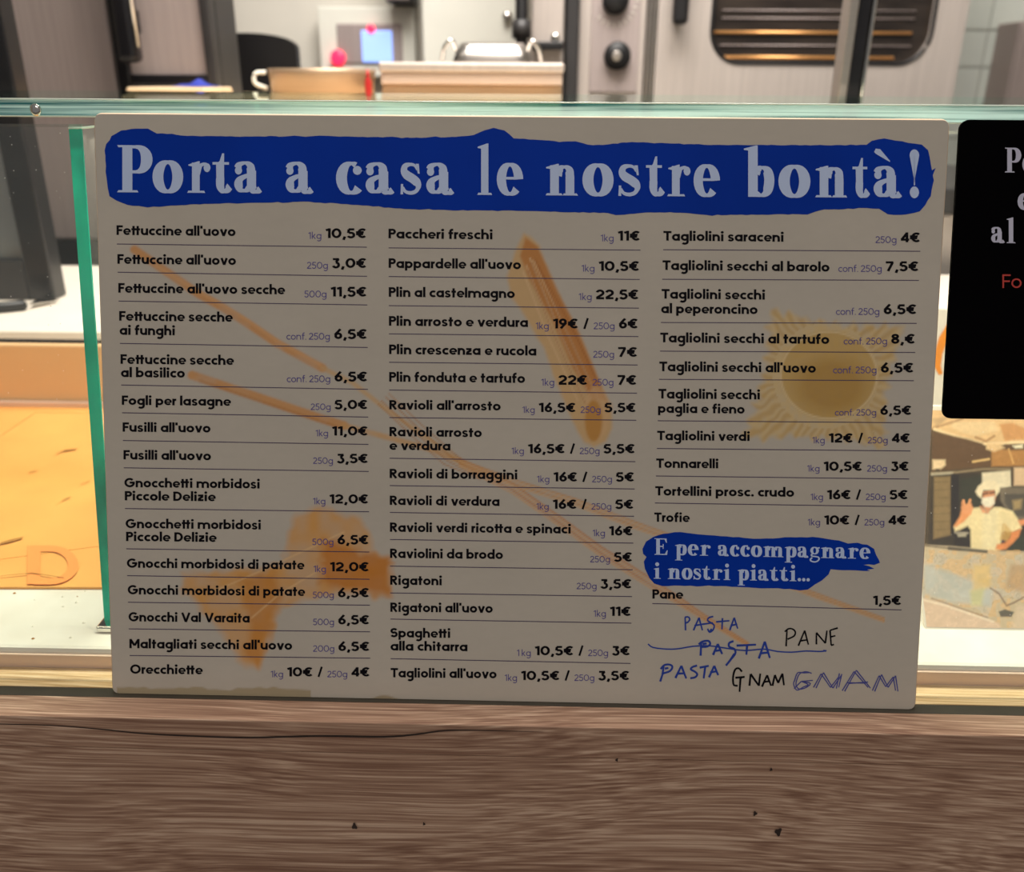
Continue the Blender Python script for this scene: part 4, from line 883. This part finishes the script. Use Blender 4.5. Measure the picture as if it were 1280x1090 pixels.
bm.faces.new(lv[-1]); bm.faces.new(lv[0][::-1]); bm_obj('lid_body', bm, M['lid_steel'], lid, True)
for s in (-1, 1): tube('lid_handle', crv([(xm+s*hw*.9, Yg+.05, zg+dz*.6), (xm+s*hw*1.0, Yg+.04, zg+dz*1.05), (xm+s*hw*1.18, Yg+.04, zg+dz*.7), (xm+s*hw*1.25, Yg+.045, zg+dz*.12)]), .0032, M['chrome'], lid, 8)
# bar stool with black rounded backrest
Ys = 1.30
b0_, b1_ = at(251, 90, Y=Ys)[0], at(373, 90, Y=Ys)[0]; bt = at(312, 41, Y=Ys)[2]; bs = at(312, 62, Y=Ys)[2]
st_ = empty('bar_stool', ((b0_+b1_)/2, Ys+.15, 0), 'black stool with round topped backrest behind the beige shelf', 'stool')
w2 = (b1_-b0_)/2; xm = (b0_+b1_)/2; zbk = 1.12
out = [(xm-w2*.97, zbk), (xm+w2*.97, zbk), (xm+w2, bs)] + [(xm+w2*math.cos(a), bs+(bt-bs)*math.sin(a)**.8) for a in np.linspace(.05, math.pi-.05, 24)] + [(xm-w2, bs)]
prism('backrest', [np.array([x, Ys, z]) for x, z in out], (0, .022, 0), M['black'], st_)
box('seat', xm-w2, xm+w2, Ys+.0, Ys+.30, .82, .86, M['black'], st_, .012)
for s in (-1, 1):
    box('back_post', xm+s*w2*.7-.01, xm+s*w2*.7+.01, Ys+.022, Ys+.038, .861, 1.2, M['darkgrey'], st_)
    for y_ in (Ys+.02, Ys+.28): box('leg', xm+s*w2*.85-.011, xm+s*w2*.85+.011, y_-.011, y_+.011, 0, .8195, M['darkgrey'], st_)
    box('footrest', xm+s*w2*.85-.008, xm+s*w2*.85+.008, Ys+.0315, Ys+.2685, .3, .32, M['chrome'], st_)
# wall control unit
Yw = 1.98
def wb_(x0, x1, yt, yb, Y, d, m_, nm, par, bev=.003): return pxbox(nm, x0, x1, yt, yb, Y, d, m_, par, bev)
cu = empty('control_unit', tuple(at(457, 88, Y=Yw)), 'white wall control unit with blue display and red lamp', 'control panel')
wb_(396, 520, 8, 96, Yw-.02, .04, M['white'], 'housing', cu)
wb_(420, 504, 29, 80, Yw-.026, .006, M['steel_dull'], 'recess_panel', cu)
tag(wb_(451, 491, 38, 78, Yw-.031, .005, M['screen_blue'], 'display', cu), 'glowing pale blue display')
def knob(name, px_, py_, Y, rpx, h_, m_, par):
    c = at(px_, py_, Y=Y); e = at(px_+rpx, py_, Y=Y); r_ = e[0]-c[0]
    return lathe(name, [(.0005, h_), (r_*.85, h_), (r_, h_*.8), (r_, 0), (.0005, 0)], c, m_, par, 24, 'y')
tag(knob('indicator', 464, 36, Yw-.031, 5, .006, M['led_red'], cu), 'small red lamp'); tag(knob('indicator', 423, 72, Yw-.026, 9, .012, M['led_red'], cu), 'red lamp')
uc = empty('wall_cupboard', tuple(at(455, -40, Y=Yw)), 'dark upper cupboard above the white control unit', 'cupboard'); 
box('cupboard_body', at(490, 0, Y=Yw)[0], at(521, 0, Y=Yw)[0], Yw-.1, Yw+.03, at(500, 7, Y=Yw)[2], 2.3, M['darkgrey'], uc, .003)
box('cupboard_door', at(491, 0, Y=Yw)[0], at(520, 0, Y=Yw)[0], Yw-.112, Yw-.101, at(500, 7, Y=Yw)[2]+.004, 2.29, M['steel_dull'], uc, .003)
# tall white cabinet
Yh = 1.80
wc = empty('white_cabinet', (at(585, 60, Y=Yh)[0], Yh+.1, 0), 'tall white kitchen cabinet right of the control unit', 'cabinet')
c0, c1 = at(527, 40, Y=Yh)[0], at(646, 40, Y=Yh)[0]
box('cabinet_body', c0, c1, Yh+.02, Yh+.22, 0, 2.2, M['white'], wc, .003)
box('cabinet_door', c0+.002, c1-.002, Yh, Yh+.0195, .1, 2.19, M['white'], wc, .004)
k0 = at(641, 21, Y=Yh); lathe('door_knob', [(.001, .02), (.009, .02), (.012, .012), (.006, 0), (.001, 0)], (k0[0]-.012, Yh, k0[2]), M['chrome'], wc, 20, 'y')
# pipes / narrow posts
x_ = at(652, 20, Y=1.34)[0]
vp = empty('vent_pipe', (x_, 1.34, 0), 'black vertical pipe beside the white cabinet', 'pipe')
tube('pipe_shaft', [(x_, 1.34, .0), (x_, 1.34, 2.5)], .011, M['black'], vp, 16); lathe('pipe_collar', [(.011, 0), (.017, .0), (.017, .03), (.011, .03)], (x_, 1.34, at(654, 48, Y=1.34)[2]), M['darkgrey'], vp, 20)
# steel side unit 662-705
su = empty('steel_side_unit', (at(684, 60, Y=1.42)[0], 1.5, 0), 'narrow steel unit with black top fitting left of the big oven', 'cabinet')
s0_, s1_ = at(664, 60, Y=1.42)[0], at(704.5, 60, Y=1.42)[0]
box('unit_body', s0_, s1_, 1.42, 1.72, 0, 2.1, M['steel_h'], su, .004)
box('unit_shelf', s0_+.002, s1_-.002, 1.375, 1.4195, at(684, 62, Y=1.38)[2], at(684, 52, Y=1.38)[2], M['black'], su, .002)
lathe('unit_button', [(.001, .01), (.008, .01), (.008, 0), (.001, 0)], at(694, 47, Y=1.42), M['chrome'], su, 16, 'y')
# big steel oven
Yv = 1.45
def ox(px_): return at(px_, 64, Y=Yv)[0]
def oz(py_): return at(900, py_, Y=Yv)[2]
bo_ = empty('steam_oven', (ox(960), Yv+.3, .9), 'large stainless steel oven with round knobs and wide dark window', 'oven')
zlo = .95
box('oven_body', ox(706), ox(1203), Yv+.042, Yv+.48, zlo, 1.95, M['steel_h'], bo_, .005)
box('side_post', ox(706), ox(722), Yv-.03, Yv+.041, zlo, 1.95, M['darkgrey'], bo_, .004)
box('control_column', ox(722.6), ox(806), Yv+.004, Yv+.041, zlo, 1.95, M['steel_h'], bo_, .003)
tag(box('control_plate', ox(738), ox(798), Yv-.001, Yv+.004, oz(116), 1.93, M['steel_dull'], bo_, .001), 'dull grey control plate')
k1 = knob('knob', 771, 70, Yv-.001, 16.5, .022, M['black'], bo_); k2 = knob('knob', 769, 1, Yv-.001, 16.5, .022, M['black'], bo_)
c = at(771, 70, Y=Yv-.024); knob('knob_cap', 771, 70, Yv-.023, 6, .002, M['steel'], k1)
cc = at(769, 1, Y=Yv-.002); rr0 = ox(790)-ox(769)
for i in range(17):
    a = math.radians(-150+i*15+15)
    p = np.array([cc[0]+rr0*1.15*math.cos(a), Yv-.0016, cc[2]+rr0*1.15*math.sin(a)]); q_ = np.array([cc[0]+rr0*1.4*math.cos(a), Yv-.0016, cc[2]+rr0*1.4*math.sin(a)])
    tube('dial_tick', [p, q_], .0009, M['white'], bo_, 5)
for s_ in (808.5, 813, 817.5): box('door_seam', ox(s_-1.4), ox(s_+1.4), Yv-.004, Yv+.041, zlo, 1.95, M['steel'], bo_, .001)
# door with a window opening
dx0, dx1, dz0, dz1 = ox(820), ox(1200), zlo, 1.95
wx0, wx1, wz0, wz1 = ox(887), ox(1160), oz(79), oz(-260)
R_ = ox(925)-ox(887)
def ringface(outer, inner, Y):
    V = [(x, Y, z) for x, z in outer]+[(x, Y, z) for x, z in inner]; n = len(outer); return V, [(i, (i+1) % n, n+(i+1) % n, n+i) for i in range(n)]
inn = rrect(wx0, wx1, wz0, wz1, R_, 8); cxw, czw = (wx0+wx1)/2, (wz0+wz1)/2
outr = []
for k, (x, z) in enumerate(inn):
    q_ = k//9; t = (k % 9)/8
    crn = [(dx1, dz1), (dx0, dz1), (dx0, dz0), (dx1, dz0)][q_]
    A_ = [(dx1, wz1-R_), (wx0+R_, dz1), (dx0, wz0+R_), (wx1-R_, dz0)][q_]; B_ = [(wx1-R_, dz1), (dx0, wz1-R_), (wx0+R_, dz0), (dx1, wz0+R_)][q_]
    outr.append(tuple(np.array(A_)+(np.array(crn)-A_)*min(1, t*2)) if t <= .5 else tuple(np.array(crn)+(np.array(B_)-crn)*(t*2-1)))
V1, F1 = ringface(outr, inn, Yv-.004)
n = len(inn); V1 += [(x, Yv+.03, z) for x, z in inn]+[(x, Yv+.03, z) for x, z in outr]
F1 += [(n+i, n+(i+1) % n, 2*n+(i+1) % n, 2*n+i) for i in range(n)]+[(i, 3*n+i, 3*n+(i+1) % n, (i+1) % n) for i in range(n)]
dr = mesh('oven_door', V1, F1, M['steel_h'], bo_)
tube('window_seal', [(x, Yv-.004, z) for x, z in inn], .0035, M['black'], dr, 8, True)
prism('window_glass', [np.array([x, Yv+.012, z]) for x, z in inn], (0, .004, 0), M['ovenglass'], dr)
for py_, xa_, xb_ in ((40, 888, 1138), (71, 900, 1120)):
    tube('oven_rack', [(ox(xa_), Yv+.008, oz(py_)), (ox(xb_), Yv+.008, oz(py_))], .0028, M['rack'], dr, 8)
for py_ in (12, 22, 56): tube('oven_rack', [(ox(900), Yv+.010, oz(py_)), (ox(1140), Yv+.010, oz(py_))], .0012, M['steel_dull'], dr, 6)
hx = ox(843); box('door_handle', hx-.014, hx+.014, Yv-.055, Yv-.03, oz(33), 1.8, M['black'], bo_, .008)
for z_ in (oz(28), 1.74): box('handle_mount', hx-.008, hx+.008, Yv-.0305, Yv-.004, z_, z_+.025, M['black'], bo_)
stn = empty('oven_stand', (ox(960), Yv+.3, 0), 'dark steel stand carrying the large oven', 'stand')
box('stand_top', ox(706), ox(1203), Yv+.0, Yv+.48, zlo-.04, zlo-.0003, M['steel_dull'], stn)
for x_ in (ox(720), ox(1190)):
    for y_ in (Yv+.03, Yv+.45): box('leg', x_-.02, x_+.02, y_-.02, y_+.02, 0, zlo-.0403, M['steel_dull'], stn)
# chrome square post in front of the oven
Yq = .74
q0, q1 = at(1055, 64, Y=Yq)[0], at(1088, 64, Y=Yq)[0]
cp_ = empty('steel_post', ((q0+q1)/2, Yq, zr), 'upright steel post with dark face standing in front of the large oven', 'post')
wq = q1-q0
for nm, a_, b_, m_ in (('edge_rail', 0, .34, M['steel']), ('dark_channel', .34, .86, M['black_gloss']), ('edge_rail', .86, 1, M['chrome'])):
    box(nm, q0+a_*wq, q0+b_*wq, Yq+(.004 if 'dark' in nm else 0), Yq+.03, zr, 2.3, m_, cp_, .0015)
# dark cabinet at right edge
dc = empty('dark_cabinet', (at(1300, 60, Y=1.9)[0], 1.95, 0), 'dark grey cabinet at the right edge in front of the white tiles', 'cabinet')
d0 = at(1268, 80, Y=1.9)[0]; zz = at(1275, 26, Y=1.9)[2]
box('cabinet_body', d0, d0+.5, 1.912, WY-.001, 0, zz, M['steel_dull'], dc, .004); box('cabinet_door', d0+.003, d0+.497, 1.9, 1.9115, .1, zz-.01, M['steel_dull'], dc, .003)
# steel sink unit seen in the gap between the two signs
sk_ = empty('steel_bin', (.55, .95, 0), 'steel unit glimpsed between the menu board and the black sign', 'cabinet')
e0 = at(1120, 300, Y=.92)[0]
ze = at(1190, 235, Y=.92)[2]
box('unit_top', e0, e0+.6, .91, 1.3, ze-.035, ze, M['darkgrey'], sk_, .004); box('unit_body', e0+.01, e0+.59, .92, 1.29, 0, ze-.0355, M['steel_h'], sk_, .004)
# ---------------------------------------------------------------- cards and the photo print on the worktop, right
y_c = .33
w0 = at(1150, 500, Y=y_c+.06); 
cd_ = empty('logo_card', (w0[0], y_c+.05, ZS), 'white card with orange curved mark behind the photo print', 'card')
def lean_pt(px_, py_, ybase, slope, off=0.):
    # plane through (ybase, ZS) leaning back: y = ybase + (z-ZS)*slope
    d = FW + RT*(px_-640)/F + UP*(545-py_)/F
    t = (ybase-off - CAM[1] + (CAM[2]-ZS)*slope)/(d[1]-d[2]*slope)
    return CAM+t*d
sl1 = .35
A1 = lean_pt(1130, 386, y_c, sl1); A2 = lean_pt(1420, 386, y_c, sl1)
zA = A1[2]
pts = [np.array([A1[0], y_c+.0, ZS]), np.array([A2[0], y_c, ZS]), np.array([A2[0], y_c+(zA-ZS)*sl1, zA]), np.array([A1[0], y_c+(zA-ZS)*sl1, zA])]
prism('card_sheet', pts, (0, .002, 0), M['cream'], cd_)
ac = strip([(1197, 396), (1188, 408), (1179, 424), (1173, 442), (1172, 458), (1176, 468)], [9, 10, 11, 10, 8, 5])
V = []; Fc = []
for p in ac: i = len(V); V += [lean_pt(a, b, y_c, sl1, .0003) for a, b in p]; Fc.append(tuple(range(i, i+4)))
tag(mesh('orange_mark', V, Fc, M['orange'], cd_), 'orange curved logo stroke')
prism('card_prop', [np.array([A1[0]+.05, y_c+.012, ZS]), np.array([A1[0]+.05, y_c+.10, ZS]), np.array([A1[0]+.05, y_c+(zA-ZS)*sl1*.9+.003, ZS+(zA-ZS)*.9])], (.003, 0, 0), M['cream'], cd_)
# photo print
y_p = onz(1200, 787, ZS)[1]; sl2 = .85
pc = empty('photo_print', (at(1220, 700, Y=y_p)[0], y_p+.03, ZS), 'colour photo print of a chef in a kitchen standing on the white worktop', 'photo')
PTL = lean_pt(1120, 512, y_p, sl2); PTR = lean_pt(1420, 512, y_p, sl2)
px0, px1 = PTL[0]+.002, PTR[0]-.01; zp = PTL[2]
nx, nz_ = 300, 260
GX, GZ = np.meshgrid(np.linspace(px0, px1, nx), np.linspace(ZS+.001, zp, nz_))
PP = np.stack([GX, y_p+(GZ-ZS)*sl2, GZ], -1); IX, IY = proj(PP)
zc = lambda pts: [(1150+x/6.054, 520+y/6.054) for x, y in pts]      # traced in the enlarged view
K = np.ones(IX.shape+(3,))*np.array(lin((70, 58, 46)))
n1 = vnoise(IX, IY, 6, 21); n2 = vnoise(IX, IY, 2.5, 22); n3 = vnoise(IX, IY, 14, 23)
def pb(P, rgb, al=1., s=1.7, raw=False):
    global K
    K = blend(K, sstep(sdf(P if raw else zc(P), IX, IY), s)*al, rgb)
def pln(P, w_, rgb, al=1., s=1.2, raw=False):
    global K
    K = blend(K, sstep(pathd(P if raw else zc(P), IX, IY)-w_/2, s)*al, rgb)
R = 1500
pb([(-200,-50),(R,-50),(R,200),(787,195),(600,215),(460,195),(280,150),(90,95),(-200,80)], (232,190,140))     # ceiling
pb([(90,20),(230,0),(120,90)], (196,160,120)); pb([(250,40),(560,40),(590,110),(420,150),(300,120),(230,80)], (240,206,160)); pln([(100,90),(200,60),(320,20)],3,(160,116,80),.7)
pln([(110,100),(300,160),(480,210),(620,205),(R,160)], 4, (250,216,170)); pln([(420,160),(500,190),(560,150)], 3, (150,100,60), .7)
pb([(600,60),(700,50),(787,90),(R,60),(R,170),(700,180),(640,190)], (210,140,80), .8)
pb([(90,110),(250,150),(350,170),(470,205),(520,260),(600,390),(R,380),(R,200),(640,215),(620,380),(300,400),(90,420)], (92,66,46))
pb([(540,240),(690,260),(R,230),(R,370),(720,375),(540,380)], (186,128,70), .9); pb([(500,210),(600,205),(640,240),(560,270),(500,250)], (240,200,150), .9); pb([(700,225),(775,215),(775,240),(720,242)], (255,245,215))
pln([(400,345),(520,325)], 2.5, (240,196,130), .9); pln([(670,250),(705,355)], 2, (235,180,110), .8)
pb([(95,330),(190,330),(192,370),(150,405),(95,400)], (240,210,170)); pb([(120,400),(150,400),(150,418),(120,418)], (40,30,26))
pb([(90,430),(R,430),(R,1000),(60,980)], (52,44,40)); pln([(90,430),(280,425),(480,400),(690,400)], 2.5, (150,130,104), .8)
pb([(105,460),(230,455),(230,900),(100,930)], (134,110,76), .95); pln([(90,440),(240,430)],3,(190,180,160),.8)
for y in (500,560,620,680,740,800,860): pln([(110,y),(225,y-4)], 1, (100,80,56), .6)
pb([(235,440),(295,440),(290,900),(235,900)], (34,30,34)); pb([(300,470),(470,450),(470,690),(300,700)], (50,50,44))
pb([(470,430),(690,410),(690,530),(600,560),(470,520)], (236,222,196)); pln([(693,400),(697,520)], 3, (60,40,30), .9)
pb([(710,390),(R,370),(R,540),(710,525)], (226,190,156)); pb([(600,540),(R,530),(R,800),(700,780),(610,640)], (112,100,88)); pb([(640,590),(R,570),(R,740),(720,760),(640,660)], (76,70,66)); pb([(700,640),(770,630),(760,700),(710,705)], (190,160,110), .7, 2.5)
pb([(255,880),(380,840),(380,990),(255,980)], (38,32,34)); pln([(265,880),(360,885)],2.5,(160,150,140),.8); pb([(280,890),(350,885),(345,910),(290,912)], (200,190,170), .8)
pb([(610,860),(660,830),(650,950),(600,960)], (60,40,70)); pb([(680,900),(R,880),(R,1040),(640,1020)], (50,52,44))
# chef: jacket, arms, head, hat, mask
pb([(370,700),(450,690),(500,740),(560,690),(610,690),(700,720),(760,810),(765,850),(700,880),(640,870),(625,880),(600,1010),(560,1030),(385,1010),(382,860),(360,830),(300,860),(265,870),(255,840),(330,770),(365,730)], (248,226,176))
pb([(470,700),(590,700),(580,1000),(470,1000)], (246,232,196), .5, 3)
pb([(640,810),(700,880),(660,950),(610,930),(630,870)], (220,170,90), .7); pln([(630,820),(620,880),(610,930)], 2, (206,160,90), .7)
pb([(690,880),(765,850),(745,910),(700,960),(650,1005),(600,1015),(570,1005),(580,970),(640,960),(680,920)], (236,140,84)); pb([(740,790),(787,780),(R,780),(787,820),(760,830)], (240,150,100))
pb([(325,700),(395,690),(385,740),(330,800),(270,840),(255,830),(300,760),(310,720)], (240,152,96)); pb([(310,690),(330,670),(385,660),(400,700),(380,740),(330,740)], (244,160,110))
pln([(338,690),(328,640)], 3, (244,164,112)); pln([(362,685),(378,636)], 3, (244,164,112)); pln([(325,700),(318,655)], 2.2, (236,150,100), .8)
pb([(420,570),(440,530),(480,500),(520,480),(570,490),(600,540),(600,570),(570,610),(560,560),(480,560),(460,620),(435,600)], (250,232,200))
pb([(475,575),(560,560),(570,620),(545,690),(505,720),(475,680)], (226,150,110)); pln([(480,590),(510,583)], 2.6, (70,40,40), .85); pln([(530,582),(560,576)], 2.6, (70,40,40), .85)
pb([(470,620),(560,605),(562,660),(530,690),(490,685),(465,655)], (248,240,222)); pb([(455,680),(500,720),(530,700),(515,735),(470,730)], (230,150,110))
# counter in the photo
pb([(40,975),(230,985),(500,1010),(620,1020),(R,1040),(R,2500),(-300,2500),(-300,960)], (206,186,160))
K = blend(K, ((IY > 520+1010/6.054)*(n1 > .55)*.4), (232, 176, 110)); K = blend(K, ((IY > 520+1030/6.054)*(n2*n3 > .42)*.45), (150, 128, 104)); K = blend(K, ((IY > 520+1030/6.054)*(n3 > .62)*.35), (206, 204, 204))
pln([(220,1000),(500,1025)], 4, (60,60,60), .9); pln([(40,980),(300,1010)],2,(90,74,60),.8)
zf_ = lambda pts: [(1080+x/2.725, 500+y/2.725) for x, y in pts]
pb(zf_([(205,560),(330,600),(440,640),(430,700),(300,690),(205,660)]), (188,196,202), .75, 3, True); pb(zf_([(370,560),(430,560),(430,640),(370,650)]), (236,196,120), .7, 3, True); pb(zf_([(360,650),(410,640),(400,700),(365,700)]), (206,200,120), .6, 3, True)
pb(zf_([(190,670),(270,690),(460,760),(470,790),(190,785)]), (226,196,176), 1, 2, True); pln(zf_([(200,680),(280,700),(440,755)]), 2.5, (246,228,210), .9, 1, True); pln(zf_([(230,675),(420,740)]), 1.5, (130,100,90), .7, 1, True)
pb(zf_([(458,720),(480,712),(512,722),(500,738),(465,738)]), (60,66,70), .9, 1, True); pln(zf_([(430,640),(460,660),(485,700),(510,690),(545,670)]), 2, (110,80,70), .8, 1, True)
pb(zf_([(500,560),(700,560),(700,700),(480,640)]), (190,150,112), .7, 3, True); pb(zf_([(520,700),(900,680),(900,780),(500,780)]), (224,200,178), .9, 3, True)
pb(zf_([(-200,777),(900,777),(900,800),(-200,800)]), (214,210,204), 1, .8, True)
VVp = PP.reshape(-1, 3)-np.array(wloc(pc)); ip = np.arange(nx*nz_).reshape(nz_, nx)
Qp = np.stack([ip[:-1, :-1], ip[:-1, 1:], ip[1:, 1:], ip[1:, :-1]], -1).reshape(-1, 4)
VVp = VVp+np.array([0, -.0002, 0])
grid_mesh('printed_photo', VVp, Qp, ((K*(.86+.24*n1*n2+.08*n3)[..., None]*np.array([1.06, .97, .86])).clip(0, 1)**.86), M['photo'], pc)
hz = zp-ZS
prism('mount', [np.array([px0-.001, y_p, ZS]), np.array([px1+.001, y_p, ZS]), np.array([px1+.001, y_p+(hz+.002)*sl2, zp+.002]), np.array([px0-.001, y_p+(hz+.002)*sl2, zp+.002])], (0, .0025, 0), M['cream'], pc)
prism('prop', [np.array([px0+.05, y_p+.006, ZS]), np.array([px0+.05, y_p+.06, ZS]), np.array([px0+.05, y_p+hz*sl2*.9+.0026, ZS+hz*.9])], (.003, 0, 0), M['cream'], pc)
